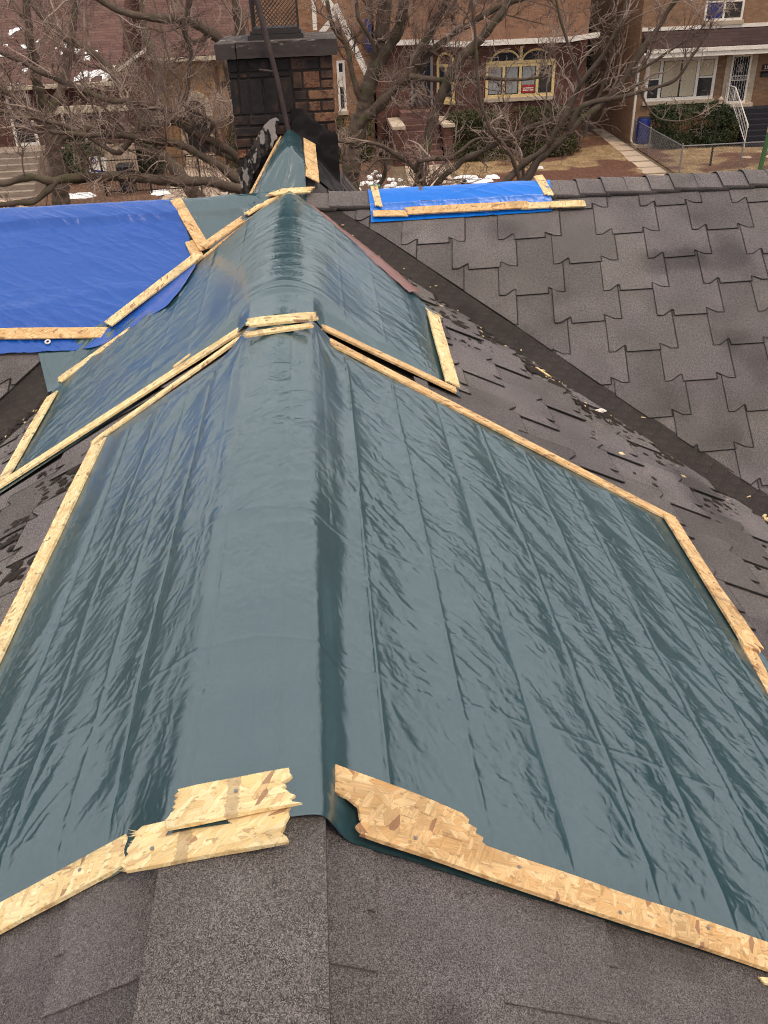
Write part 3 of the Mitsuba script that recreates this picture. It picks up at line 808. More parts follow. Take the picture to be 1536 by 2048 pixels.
# left and right borders in plan, from the near edge to the crossing
vl = [(0, 3.97), (.34, 4.60), (.75, 5.42), (1, 6.90)]
left_x = lambda v: np.interp(v, [0, .30, .58, .66, .80, 1], [-1.60, -1.585, -1.60, -1.70, -.80, -.03])
left_y = lambda v: np.interp(v, [0, .30, .58, .66, .80, 1], [3.965, 4.75, 5.42, 5.66, 6.20, 6.93])
right_x = lambda v: np.interp(v, [0, .42, .52, 1], [.90, .885, .86, .03])
right_y = lambda v: np.interp(v, [0, .42, .52, 1], [4.10, 5.32, 5.56, 6.93])
ridge_y = lambda v: 4.345 + (6.93 - 4.345) * v
lx, ly, rx, ry, my = left_x(Vv), left_y(Vv), right_x(Vv), right_y(Vv), ridge_y(Vv)
split = .62
tl, tr = np.clip(Uu / split, 0, 1), np.clip((Uu - split) / (1 - split), 0, 1)
X = np.where(Uu < split, lx * (1 - tl), rx * tr)
Y = np.where(Uu < split, ly * (1 - tl) + my * tl, my * (1 - tr) + ry * tr)
S = X / CO
soft = np.clip((Vv - .02) / .10, 0, 1)
soft = soft * soft * (3 - 2 * soft)
wr = np.exp(-(np.abs(X) / .42) ** 4) * np.clip(np.minimum(Uu, 1 - Uu) / .10, 0, 1)
from scipy.ndimage import gaussian_filter
lowx = np.interp(X, [-1.6, -.24, -.165, .165, .22, .9], [3.965, 4.275, 4.17, 4.17, 4.265, 4.10])
straight = np.where(X < 0, 4.345 + (3.965 - 4.345) * X / -1.6, 4.345 + (4.10 - 4.345) * X / .9)
Y = Y + (lowx - straight) * (1 - Vv) ** 7
sw = soft * wr
Z = gaussian_filter(zmid(X, Y), (5, 12)) * sw + zmid(X, Y) * (1 - sw) + .012 * sw + (drape_cap(X, Y, .06, .10) - drape_soft(X, Y)) * (1 - soft) + .025
off = np.clip((np.abs(S) - .17) / .10, 0, 1)
mask = np.clip(F2(S * 1.6, Y * 1.2, 2, 141) * 2.2 - .4, .2, 1)
smR, smL = off * (S > 0), off * (S < 0)
h = (smR + smL) * (.0040 * crump(Y, np.abs(S), -.8, .13, .045, 600) + .0028 * crump(Y, np.abs(S), -.5, .065, .028, 610) + .0015 * crump(Y, np.abs(S), -1.0, .034, .017, 620, patch=2.5))
h += smR * mask * (.010 * streaks(Y, S, -.75, .50, .085, 151, k=1.4) + .0060 * streaks(Y, S, -.95, .22, .042, 152, k=1.2) + .0032 * streaks(Y, S, -.5, .10, .022, 153, k=1.1))
h += smL * mask * (.0085 * streaks(Y, -S, -.9, .45, .090, 161) + .0052 * streaks(Y, -S, -.6, .20, .042, 162, k=1.2) + .0028 * streaks(Y, -S, -.9, .10, .022, 163, k=1.1))
arc = Y + .38 * np.sqrt(S * S + .01)
near_ridge = np.exp(-(S / .50) ** 2)
h += near_ridge * (.45 + .55 * np.clip(np.abs(S) / .22, 0, 1)) * (.0080 * F2(S * 2, arc * 2, 2, 174) * 1.6 * streaks(S, arc, .06, .75, .13, 171, k=1.3) + .0042 * streaks(S, arc, -.14, .34, .060, 172, k=1.1) + .0030 * crump(S, arc, .1, .10, .03, 173, thr=.42))
h += creases(S, Y, [.36, .60, .84], .0024, .005, 13) * smR + creases(-S, Y, [.35, .6, .85, 1.1, 1.4], .0024, .006, 15) * smL
for yc in (4.9, 5.5, 6.1):
    h += .0022 * np.exp(-np.abs(Y - yc - .15 * np.abs(S)) / .007) * (.4 + N2(S * 3, S * 0 + yc, 16))
# bunched folds just above the cap battens
h += .012 * np.exp(-((Y - 4.52 - .3 * S * S) / .035) ** 2) * np.clip(1 - np.abs(S) / .28, 0, 1)
h += .009 * np.exp(-((Y - 4.66 + .2 * np.abs(S)) / .03) ** 2) * np.clip(1 - np.abs(S) / .4, 0, 1)
edge = np.minimum(np.minimum(Uu, 1 - Uu) * 2.3, np.minimum(Vv, 1 - Vv) * 2.6)
Z = Z + 1.4 * h * np.clip((edge - .06) / .10, .08, 1)
mid_tarp = solo('tarp', grid_mesh(X, Y, Z), 'm_tarp_green', 'rumpled dark green tarp up to the crossing of the ridges, running into the left valley', 'tarp',
                'green tarps over the roof ridge', smooth=True, uv=np.stack([S + 10, Y], -1).reshape(-1, 2))
# its right border is turned over along the valley and shows the brown underside
bt = np.linspace(0, 1, 150)
bx_ = np.interp(bt, [0, .15, .5, 1], [.06, .20, .44, .80])
by_ = np.interp(bt, [0, .15, .5, 1], [6.86, 6.66, 6.27, 5.60])
wdt = np.interp(bt, [0, .2, .7, 1], [.03, .085, .155, .15])
U2, V2 = np.meshgrid(bt, np.linspace(0, 1, 14))
BX, BY = np.interp(U2, bt, bx_), np.interp(U2, bt, by_)
BW = np.interp(U2, bt, wdt)
fx_, fy_ = BX + (V2 - .2) * BW * .75, BY + (V2 - .2) * BW * .70
Zt = np.maximum(zroof(fx_, fy_), -P * np.abs(fx_)) + .060 + .018 * np.sin(np.pi * V2) * (.4 + N2(U2 * 5, V2, 101)) + .006 * ridged(N2(U2 * 26, V2 * 2, 102))
part(mid_tarp, 'turned_border', grid_mesh(fx_, fy_, Zt), 'm_tarp_brown', smooth=True, label='brown underside of the tarp turned over along the valley')
# the curled end of that border
U2, V2 = np.meshgrid(np.linspace(0, 1, 30), np.linspace(0, 1, 12))
cxp = .80 + .16 * U2 + .03 * V2
cyp = 5.62 - .20 * U2 + .09 * (V2 - .5)
part(mid_tarp, 'curled_corner', grid_mesh(cxp, cyp, zroof(cxp, cyp) + .014 + .030 * np.sin(np.pi * V2) * (1 - .5 * U2)), 'm_tarp_green', smooth=True, uv=np.stack([cxp, cyp], -1).reshape(-1, 2))


def cross_sheet(corners, nx, ny, fold, lift=.016):
    """a sheet lying over the cross ridge: corners (x, d) on the near slope; negative d is beyond the ridge"""
    U2, V2 = np.meshgrid(np.linspace(0, 1, nx), np.linspace(0, 1, ny))
    (x00, d00), (x10, d10), (x11, d11), (x01, d01) = corners
    Xc = (x00 * (1 - U2) + x10 * U2) * (1 - V2) + (x01 * (1 - U2) + x11 * U2) * V2
    D = (d00 * (1 - U2) + d10 * U2) * (1 - V2) + (d01 * (1 - U2) + d11 * U2) * V2
    Yc = YA - D * CO
    t = np.abs(D * CO)
    Zc = np.where(t < .17, cross_profile(np.minimum(t, .17)), 0)
    f = np.clip((t - .17) / .06, 0, 1)
    Zc = np.where(t < .17, Zc, np.where(t < .23, cross_profile(.17) + (-P * .23 - cross_profile(.17)) * (1 - (1 - f) ** 1.7), -P * t)) + lift
    return U2, V2, Xc, D, Yc, Zc + fold(Xc, D, U2, V2)


# ---- blue tarp on the left of the cross roof
def fold_blue(x, d, u, v):
    h = .0085 * streaks(x, d, .75, .35, .085, 201) + .0042 * streaks(x, d, 1.0, .16, .040, 202) + .0018 * streaks(x, d, .5, .09, .02, 203)
    h = h + .022 * (F2(x * 1.8, d * 2.6, 2, 206) - .5) + .0038 * crump(x, d, .7, .15, .05, 720) + .0026 * crump(x, d, 1.0, .07, .03, 730) + .0014 * crump(x, d, .5, .035, .018, 740, patch=2.4)
    h = 1.7 * h * np.clip(F2(x * 1.5, d * 1.5, 2, 207) * 2.2 - .4, .35, 1) * np.clip(d / .2, .25, 1)
    for dc in (.42, .86, 1.06):
        h = h + .0028 * np.exp(-np.abs(d - dc - .01 * N2(x * 3, d * 0, 204)) / .006)
    for xc in (-2.3, -2.0, -1.72, -1.43, -1.15, -.9):
        h = h + .0018 * np.exp(-np.abs(x - xc) / .006)
    h = h + .012 * np.exp(-((d - .98 - .08 * np.sin(x * 5)) / .05) ** 2) * N2(x * 3, d * 0 + 2, 208)
    return h


U2, V2, Xc, D, Yc, Zc = cross_sheet([(-2.75, -.35), (-.93, -.35), (-1.30, 1.52), (-2.75, 1.415)], 330, 300, fold_blue, .020)
YB = [5.55, 5.62, 5.75, 5.90, 6.157, 6.43, 6.67, 6.92, 7.3]
XB = [-.86, -.81, -.76, -.72, -.675, -.712, -.775, -.90, -.93]
# the right border bulges out over the valley, its lower corner hangs back
bulge = np.interp(Yc, YB, XB)
Xc = -2.75 + (bulge + 2.75) * U2
Zc = np.where(-P * np.abs(Xc) > -P * np.abs(Yc - YA) - .06, np.maximum(Zc, zmid(Xc, Yc) + .048 + .004 * N2(Xc * 6, Yc * 6, 211)), Zc) + .010 * np.clip(1 - (1 - U2) * 1.8 / .03, 0, 1) * N2(D * 9, D * 0, 209)
solo('tarp', grid_mesh(Xc, Yc, Zc), 'm_tarp_blue', 'wide blue tarp over the left part of the cross ridge', 'tarp', smooth=True, uv=np.stack([Xc + 20, D], -1).reshape(-1, 2))
blue_left = 'tarp_002'
for (gx, gy) in ((-1.676, 5.739),):
    rr = trimesh.creation.torus(.016, .0055, major_sections=20, minor_sections=8)
    rr.apply_transform(trimesh.transformations.rotation_matrix(math.atan(P), (1, 0, 0)))
    rr.apply_translation((gx, gy, float(zroof(gx, gy)) + .052))
    part(blue_left, 'grommet', rr, 'm_white', smooth=True)


# ---- small bright blue tarp over the ridge on the right, doubled at its lower border
def fold_bright(x, d, u, v):
    h = .006 * streaks(x, d, .35, .35, .06, 221) + .003 * streaks(x, d, .9, .12, .03, 222)
    h = h * np.clip(np.abs(d) / .08, .3, 1)
    sw = np.exp(-((d - .10 + .35 * (x - 1.35)) / .014) ** 2) * np.clip((x - 1.15) / .2, 0, 1)
    h = h + .0022 * crump(x, d, .4, .07, .03, 700) + .0014 * crump(x, d, .9, .035, .018, 710)
    return h * np.clip(F2(x * 3, d * 3, 2, 227) * 2 - .3, .2, 1) + .004 * sw


U2, V2, Xc, D, Yc, Zc = cross_sheet([(.60, -.22), (2.055, -.22), (1.99, .335), (.605, .345)], 260, 120, fold_bright, .020)
Xc = Xc + .010 * (N2(D * 12, D * 0, 223) - .5) * (np.abs(U2 - .5) > .48)
bright = solo('tarp', grid_mesh(Xc, Yc, Zc), 'm_tarp_bright', 'narrow bright blue tarp strip lying over the right part of the cross ridge', 'tarp', smooth=True, uv=np.stack([Xc + 30, D], -1).reshape(-1, 2))


# ---- third green tarp: from the chimney down over the little steep roof and the left of the cross ridge
U2, V2 = np.meshgrid(np.linspace(0, 1, 150), np.linspace(0, 1, 260))
# upper half: over the steep roof (V 0..0.55), lower half: over the cross ridge
yv = np.interp(V2, [0, .52, 1], [8.20, 6.98, 6.98])
half_l = np.interp(V2, [0, .06, .52], [-.03, -.06, -.46])
half_r = np.interp(V2, [0, .06, .52], [.10, .10, .13])
Xg = half_l + (half_r - half_l) * U2
Yg = np.interp(V2, [0, 1], [8.20, 6.86]) + 0 * U2
Zg = np.maximum(steep(Xg, Yg), np.where(np.abs(Yg - YA) < .3, cross_profile(np.abs(Yg - YA)) - .004, -9)) + .016
fold = .020 * streaks(Yg, Xg, .30, .6, .055, 241, k=1.3) + .010 * streaks(Yg, Xg, .55, .2, .03, 242, k=1.2)
Zg = Zg + fold * np.clip(V2 / .06, 0, 1)
top_tarp = solo('tarp', grid_mesh(Xg, Yg, Zg), 'm_tarp_green', 'narrow dark green tarp climbing to the foot of the chimney', 'tarp', smooth=True, uv=np.stack([Xg + 40, Yg], -1).reshape(-1, 2))


def fold_side(x, d, u, v):
    h = .018 * streaks(x, d, 1.0, .30, .07, 251, k=1.5) * np.clip((x + .75) / .3, 0.15, 1) * np.clip(1.1 - d / .5, .2, 1) + .003 * streaks(x, d, .4, .15, .04, 252)
    return h * np.clip((d + .2) / .15, 0, 1)


U2, V2, Xc, D, Yc, Zc = cross_sheet([(-.99, -.16), (-.02, -.16), (-.60, .64), (-.66, .64)], 170, 130, fold_side, .022)
Xl = np.interp(D, [-.2, 0, .64], [-.99, -.97, -.64])
Xr = np.interp(D, [-.2, 0, .05, .12, .64], [-.02, -.03, -.05, -.15, -.60])
Xc = Xl + (Xr - Xl) * U2
Zc = np.maximum(Zc, zmid(Xc, Yc) + .018)
part(top_tarp, 'side_flap', grid_mesh(Xc, Yc, Zc), 'm_tarp_green', smooth=True, uv=np.stack([Xc + 50, D], -1).reshape(-1, 2))
# the sheet of the middle tarp that shows below the blue one, in the left valley
(qx, qy) = (np.array([-1.77, -1.20, -1.52, -1.63]), np.array([5.78, 5.80, 5.36, 5.36]))
U2, V2 = np.meshgrid(np.linspace(0, 1, 60), np.linspace(0, 1, 60))
Xc = (qx[0] * (1 - U2) + qx[1] * U2) * (1 - V2) + (qx[3] * (1 - U2) + qx[2] * U2) * V2
Yc = (qy[0] * (1 - U2) + qy[1] * U2) * (1 - V2) + (qy[3] * (1 - U2) + qy[2] * U2) * V2
part(mid_tarp, 'valley_flap', grid_mesh(Xc, Yc, zmid(Xc, Yc) + .012 + .014 * streaks(Xc, Yc, 1.2, .4, .07, 261)), 'm_tarp_green', smooth=True, uv=np.stack([Xc + 60, Yc], -1).reshape(-1, 2))


# ---------------------------------------------------------------- strips of OSB nailed over the tarps' borders
BK = 0


def jag(r, w, depth, n):
    """a torn end: offsets along the length at n heights across the width"""
    ys = np.linspace(-w / 2, w / 2, n)
    o = np.cumsum(r.normal(0, depth * .45, n))
    o -= o.mean()
    o += r.uniform(-1, 1, n) * depth * .5
    o[r.random(n) < .16] += depth * .9
    return ys, o


def osb_outline(L, w, e0, e1, r, bits=None):
    """outline in (length, width); e0/e1: 0 = sawn, else the depth in metres of a torn end"""
    pts = []
    n = 14
    xs = np.linspace(0, L, max(6, int(L / .05)))
    wav = lambda s: (F2(xs * 6 + s, xs * 0, 2, 7) - .5) * .006
    top, bot = w / 2 + wav(1), -w / 2 + wav(5)
    ys, o = jag(r, w, e1 if e1 else .001, n if e1 else 2)
    right = [(L + a, b) for a, b in zip(o, ys)]
    ys, o = jag(r, w, e0 if e0 else .001, n if e0 else 2)
    left = [(0 + a, b) for a, b in zip(o, ys)][::-1]
    pts = [(x, b) for x, b in zip(xs[1:-1], bot[1:-1])] + right + [(x, t) for x, t in zip(xs[1:-1][::-1], top[1:-1][::-1])] + left
    pg = Polygon(pts).buffer(0)
    if bits is not None:
        for b in bits:
            pg = pg.union(b) if b.area > 0 else pg
        pg = pg.buffer(0)
    if pg.geom_type != 'Polygon':
        pg = max(pg.geoms, key=lambda g: g.area)
    return pg


def osb_board(A, B, w, label, normal=None, lift=.012, liftB=None, thick=.011, e0=0, e1=0, orange=False, seed=None, bits=None, group=None, name='osb_strip', bend=.003, cut=None, zf=None):
    """A, B: plan points of the two ends of the centre line; the strip lies on the roof there"""
    global BK
    BK += 1
    e0, e1 = e0 * .75, e1 * .75
    lift += .010
    liftB = None if liftB is None else liftB + .010
    r = np.random.default_rng(seed if seed is not None else 300 + BK)
    zf = zf or zroof
    a3 = np.array([A[0], A[1], float(A[2]) if len(A) > 2 else float(zf(A[0], A[1]))])
    b3 = np.array([B[0], B[1], float(B[2]) if len(B) > 2 else float(zf(B[0], B[1]))])
    if normal is None:
        m = (a3 + b3) / 2
        e = .004
        normal = np.array([-(zf(m[0] + e, m[1]) - zf(m[0] - e, m[1])) / (2 * e), -(zf(m[0], m[1] + e) - zf(m[0], m[1] - e)) / (2 * e), 1.0])
    nn = np.array(normal, float)
    nn /= np.linalg.norm(nn)
    e1v = b3 - a3
    L = np.linalg.norm(e1v)
    e1v /= L
    nn = nn - e1v * (nn @ e1v)
    nn /= np.linalg.norm(nn)
    e2v = np.cross(nn, e1v)
    pg = osb_outline(L, w, e0, e1, r, bits)
    if cut is not None:
        pg = pg.difference(cut)
        if pg.geom_type != 'Polygon':
            pg = max(pg.geoms, key=lambda g: g.area)
    m = trimesh.creation.extrude_polygon(pg, thick, engine='earcut')
    v = m.vertices.copy()
    lb = lift if liftB is None else liftB
    wob = bend * (F2(v[:, 0] * 2.2 + BK, v[:, 0] * 0, 2, 9) - .5) * 2
    z = v[:, 2] + lift + (lb - lift) * v[:, 0] / L + wob
    # a torn end is thinner and frayed
    if e0:
        z = z - np.clip(1 - (v[:, 0] + e0) / (3 * e0), 0, 1) * .4 * thick * (v[:, 2] > 0)
    if e1:
        z = z - np.clip((v[:, 0] - L + 2 * e1) / (3 * e1), 0, 1) * .4 * thick * (v[:, 2] > 0)
    m.vertices = a3 + v[:, :1] * e1v + v[:, 1:2] * e2v + z[:, None] * nn
    k = 2 * BK + (1 if orange else 0)
    uv = np.stack([v[:, 0] + 20 * k + 2.0, v[:, 1] + .7 * v[:, 2] + .37 * BK], -1)
    key = solo(name, m, 'm_osb', label, 'board', group, uv=uv)
    nl = []
    for q in np.arange(r.uniform(.05, .14), L - .03, .26):
        y = r.uniform(-.28, .28) * w
        cyl = trimesh.creation.cylinder(.0042, .003, sections=8)
        zz = thick + lift + (lb - lift) * q / L + float(np.interp(q, v[:, 0][np.argsort(v[:, 0])], wob[np.argsort(v[:, 0])])) + .0006
        cyl.apply_transform(np.vstack([np.column_stack([e1v, e2v, nn, a3 + q * e1v + y * e2v + zz * nn]), [0, 0, 0, 1]]))
        nl.append(cyl)
    if nl:
        part(key, 'nail_head', cat(nl), 'm_grey_metal', kind='stuff')
    # splinters standing out of torn ends
    sp = []
    for e, x0, sgn in ((e0, 0, -1), (e1, L, 1)):
        if e > .012:
            for q in range(int(10 + e * 200)):
                y = r.uniform(-w / 2, w / 2)
                ln = r.uniform(.3, 1.4) * e
                p0 = np.array([x0 - sgn * e * .7, y, r.uniform(.1, .9) * thick])
                p1 = p0 + [sgn * (e * .7 + ln), r.normal(0, .25) * ln, r.uniform(-.1, .25) * ln]
                s = r.uniform(.001, .0028)
                t3 = trimesh.Trimesh(np.array([p0 + [0, -s, 0], p0 + [0, s, 0], p0 + [0, 0, s * 1.6], p1]), [(0, 1, 3), (1, 2, 3), (2, 0, 3), (0, 2, 1)], process=False)
                sp.append(t3)
    if sp:
        s = cat(sp)
        q = s.vertices
        s.vertices = a3 + q[:, :1] * e1v + q[:, 1:2] * e2v + (q[:, 2] + lift)[:, None] * nn
        part(key, 'splinters', s, 'm_raw_wood', kind='stuff')
    return key


UP = (0, 0, 1)
G1, G2 = 'board strips around the near green tarp', 'board strips around the middle green tarp'
nR, nL = (P, 0, 1), (-P, 0, 1)
# ---- lower border of the near tarp
osb_board((-0.644, 1.179), (-0.120, 1.227), .080, 'long pale board strip along the lower left border of the near green tarp', nL, lift=.012, e0=.0, e1=.006, seed=1)
osb_board((*(-0.227, 1.145), -.020), (*(0.091, 1.125), .050), .100, 'short pale broken board beside the bare ridge cap, lower of two overlapping pieces', (-.18, 0, 1), lift=-.012, e0=.02, e1=.010, seed=2)
osb_board((*(-0.146, 1.201), .020), (*(0.096, 1.196), .065), 0.094, 'wide torn board piece with a dark stripe, upper of two overlapping pieces at the ridge', (-.17, 0, 1), lift=-.012, e0=.012, e1=.014, seed=3)
osb_board((.210, 1.208), (1.75, 1.066), .080, 'long orange board with a broken wide step along the near tarp lower right border', nR, lift=.036, liftB=.004, e0=0.012, e1=0, orange=True, seed=4,
          bits=[Polygon([(-.072, .126), (-.072, .050), (-.03, .044), (-.005, .030), (.0, 0), (.3, 0), (.318, .036), (.300, .047), (.305, .060), (.285, .066), (.29, .080), (.268, .086), (.272, .098), (.255, .110), (.18, .117), (.1, .120)])])
# ---- its other borders
osb_board((-0.912, 3.856), (-0.958, 2.154), .085, 'straight pale board strip down the left border of the near green tarp', nL, lift=.018, e0=.02, e1=0, seed=5)
osb_board((-0.957, 3.896), (-0.164, 4.186), .055, 'thin pale strip up the far left border of the near green tarp', nL, lift=.018, e0=.012, e1=.02, seed=6)
osb_board((*(-0.146, 3.869), .026), (*(0.149, 3.924), .034), .05, 'short splintered pale strip across the ridge at the top of the near green tarp', UP, lift=.012, e0=.025, e1=.02, seed=7)
osb_board((0.179, 4.092), (1.911, 3.577), .078, 'very long orange strip along the upper right border of the near green tarp', nR, lift=.018, e0=.03, e1=0, orange=True, seed=8)
osb_board((1.869, 3.577), (1.831, 2.546), .085, 'board strip with a dark red patch down the right border of the near green tarp', nR, lift=.026, liftB=.024, e0=0, e1=0, orange=True, seed=9, bits=[Polygon([(.45, .03), (.80, .066), (1.0, .074), (1.0, 0), (.45, 0)])])
osb_board((1.832, 2.596), (1.771, 2.031), .068, 'board strip continuing the right border of the near tarp at the picture edge', nR, lift=.012, e0=0, e1=0, orange=True, seed=10)
# ---- the middle tarp
osb_board((*(-0.150, 4.038), .018), (*(0.175, 4.080), .020), .105, 'stout short board across the ridge at the lower end of the middle green tarp', UP, lift=.016, e0=.012, e1=.012, seed=11, thick=.013)
osb_board((-0.174, 4.302), (-1.673, 4.050), .095, 'very long pale strip along the lower left border of the middle green tarp', nL, lift=.020, e0=.008, e1=0, seed=12)
osb_board((0.190, 4.233), (0.856, 4.125), .072, 'orange strip along the lower right border of the middle green tarp', nR, lift=.022, e0=.03, e1=0, orange=True, seed=13)
osb_board((0.887, 5.355), (0.843, 4.182), .085, 'pale strip closing the right end of the middle green tarp', nR, lift=.030, e0=0, e1=.006, seed=14)
osb_board((0.835, 5.521), (0.954, 5.442), .07, 'small loose board end under the curled tarp corner near the right valley', nR, lift=.006, e0=0, e1=.01, orange=True, seed=15)
osb_board((-1.557, 5.281), (-1.533, 4.066), .085, 'pale strip standing down the left end of the middle green tarp', nL, lift=.020, e0=.012, e1=0, seed=16)
zm = lambda x, y: float(np.maximum(zmid(np.float64(x), np.float64(y)), zroof(x, y)))
nV = (-P * .55, -P * .75, 1)
osb_board((-1.550, 5.436), (-1.068, 5.648), .060, 'lower strip in the left valley, its upper end under the blue tarp', nV, lift=.018, e0=.01, e1=0, seed=17, zf=zm)
osb_board((-1.256, 5.830), (-0.645, 6.354), .088, 'strip along the slanting edge of the wide blue tarp, above the left valley', nV, lift=.056, e0=0, e1=0, seed=18, zf=zm)
osb_board((-0.770, 6.210), (-0.031, 6.954), .048, 'thin long strip in the left valley reaching up to the crossing of the ridges', (-.75, -.1, 1), lift=.020, e0=0, e1=0, orange=True, seed=19, zf=zm)
osb_board((-0.006, 6.874), (0.265, 6.251), .040, 'thin strip beside the brown turned tarp border at the top of the right valley', nR, lift=.028, e0=0, e1=.02, orange=True, seed=20)
# ---- around the crossing and the blue tarp
nC = (0, -P, 1)
osb_board((-0.866, 6.972), (-0.629, 6.472), .082, 'wide spotted strip slanting between the wide blue tarp and the green flap', nC, lift=.040, e0=.006, e1=0, seed=21, orange=True)
osb_board((-0.633, 6.463), (-0.347, 6.679), .080, 'short broken strip at the foot of the small green flap left of the crossing', nV, lift=.046, e0=0, e1=.02, seed=22, zf=zm, orange=True)
osb_board((-0.309, 6.744), (0.022, 7.046), .062, 'splintered strip running up to the crossing of the ridges from the left', (-.4, -.3, 1), lift=.040, e0=.02, e1=.01, seed=23, zf=zm)
osb_board((-0.742, 6.573), (-0.682, 6.411), .085, 'small board scrap half under the spotted strip at the blue tarp edge', nC, lift=.026, e0=.006, e1=.01, seed=24, orange=True)
osb_board((*(-0.134, 0.040), ), (*(0.150, 0.041), ), .07, 'x', UP) if False else None
a_, b_ = (-0.125, 6.930, 0.043), (0.166, 6.930, 0.050)
osb_board(a_, b_, .075, 'splintered yellow strip lying crosswise at the crossing of the ridges', (0, -.35, 1), lift=.004, e0=.03, e1=.02, seed=25)
osb_board((-2.228, 5.854), (-1.266, 5.798), .095, 'broad strip along the lower border of the wide blue tarp', nC, lift=.038, e0=0, e1=.004, orange=True, seed=26)
# ---- the narrow bright blue tarp
osb_board((0.622, 6.733), (0.873, 6.720), .062, 'short board end at the left of the bright blue tarp', nC, lift=.030, e0=0, e1=.02, orange=True, seed=27)
osb_board((0.875, 6.735), (1.799, 6.735), .078, 'long board with a small white label along the middle of the bright blue tarp border', nC, lift=.036, e0=.012, e1=.02, orange=True, seed=28)
osb_board((1.751, 6.728), (2.247, 6.724), .066, 'pale board end reaching beyond the right end of the bright blue tarp', nC, lift=.030, e0=.02, e1=.006, seed=29)
lab = sbox(0, 0, .055, .045)
m = trimesh.creation.extrude_polygon(lab, .001, engine='earcut')
lx_, ly_ = (0.895, 6.709)
v = m.vertices
m.vertices = np.stack([lx_ + v[:, 0], ly_ + v[:, 1] * CO, float(zroof(lx_, ly_)) + v[:, 1] * SI + v[:, 2] + .0495], -1)
part('osb_strip_%03d' % (BK - 2), 'paper_label', m, 'm_white')
osb_board((.655, YA + .02, .036), (.672, YA - .20, -.062), .055, 'pale short piece holding down the left end of the bright blue tarp', (0, -.45, 1), lift=.006, e0=0, e1=.012, seed=30)
gb = bx(.625, .705, YA + .02, YA + .10, .010, .052)
solo('lumber_block', gb, 'm_green_paint', 'small green painted block end on top of the left end of the bright blue tarp', 'block')
osb_board((1.945, YA + .05, .045), (1.985, YA - .18, -.055), .072, 'pale short piece holding down the right end of the bright blue tarp', (0, -.45, 1), lift=.008, e0=.006, e1=.012, seed=31)
# ---- on the steep little roof at the chimney
a_, b_ = (.105, 8.20, float(steep(.12, 8.2))), (.145, 6.99, float(steep(.14, 7.25)) * .0 + .0)
st = lambda x, y: float(steep(np.float64(x), np.float64(y)))
osb_board((.135, 8.16, .17), (.150, 7.00, .075), .115, 'reddish board strip down the right side of the narrow chimney tarp', (RP * .5, 0, 1), lift=.052, e0=.012, e1=.006, orange=True, seed=32, bend=.006)
osb_board((-.055, 8.15, st(-.055, 8.15)), (-.30, 7.30, st(-.30, 7.30)), .045, 'thin strip along the left border of the narrow chimney tarp', (-RP, -.2, 1), lift=.020, e0=.01, e1=.02, orange=True, seed=33)

# ---------------------------------------------------------------- scraps and dirt lying about
def scrap(px, py, L, w, ang, label, seed, dz=0):
    r = np.random.default_rng(seed)
    z = zroof(px, py)
    pg = osb_outline(L, w, .3 * w, .3 * w, r)
    m = trimesh.creation.extrude_polygon(pg, .008, engine='earcut')
    v = m.vertices
    c, s = math.cos(ang), math.sin(ang)
    x, y = px + (v[:, 0] * c - v[:, 1] * s) * CO, py + v[:, 0] * s + v[:, 1] * c
    m.vertices = np.stack([x, y, zroof(x, y) + v[:, 2] + .018 + dz + .02 * np.abs(v[:, 0])], -1)
    return solo('wood_scrap', m, 'm_osb', label, 'wood scrap', uv=np.stack([v[:, 0] + 20 * (200 + 2 * seed), v[:, 1]], -1))


scrap(*(1.583, 5.269), .11, .030, -.75, 'long pale splinter of board lying in the dark right valley', 1)
scrap(*(-0.577, 4.250), .10, .018, .35, 'small splinter lying across the long strip at the lower left of the middle tarp', 6, dz=.045)
scrap(*(1.846, 4.269), .045, .02, .6, 'tiny pale chip on the shingles halfway down the right valley', 2)
scrap(*(2.759, 4.199), .035, .04, .4, 'pale square chip in the right valley by the picture edge', 3)
scrap(*(2.270, 4.340), .03, .018, .1, 'small pale chip at the rim of the right valley above the lower shingles', 4)
scrap(*(1.137, 1.060), .035, .012, .1, 'yellow chip on the shingles in the lower right corner', 5)
r = np.random.default_rng(77)
m = trimesh.creation.icosphere(2, .03)
v = m.vertices
m.vertices = v * [1.2, .6, .5] * (1 + .8 * (meshkit.fbm(v * 90, 3, 4) - .5))[:, None]
q = (1.929, 4.916)
m.apply_translation((q[0], q[1], float(zroof(*q)) + .025))
solo('paper_scrap', m, 'm_white', 'crumpled scrap of white paper in the right valley', 'paper')
chips, dirt = [], []
for i in range(130):
    s = r.uniform(.25, 3.6)
    side = 1 if r.random() < .72 else -1
    if side < 0:
        s = r.uniform(1.5, 2.6)
    o = r.normal(-.10, .10)
    x, y = side * (s + o / 2), YA - s + o / 2
    a = r.uniform(0, 6.28)
    L, w = r.uniform(.003, .016), r.uniform(.0015, .005)
    z = float(zroof(x, y)) + .019
    c, s_ = math.cos(a), math.sin(a)
    b = bx(-L, L, -w, w, 0, .004)
    vv = b.vertices
    b.vertices = np.stack([x + vv[:, 0] * c - vv[:, 1] * s_, y + vv[:, 0] * s_ + vv[:, 1] * c, z + vv[:, 2] - (side * P * (vv[:, 0] * c - vv[:, 1] * s_) if o < 0 else 0)], -1)
    chips.append(b)
key = struct('wood_chips', cat(chips), 'm_raw_wood', kind='stuff', label='pale wood chips strewn along the valleys')
ico = trimesh.creation.icosphere(1, 1.0)


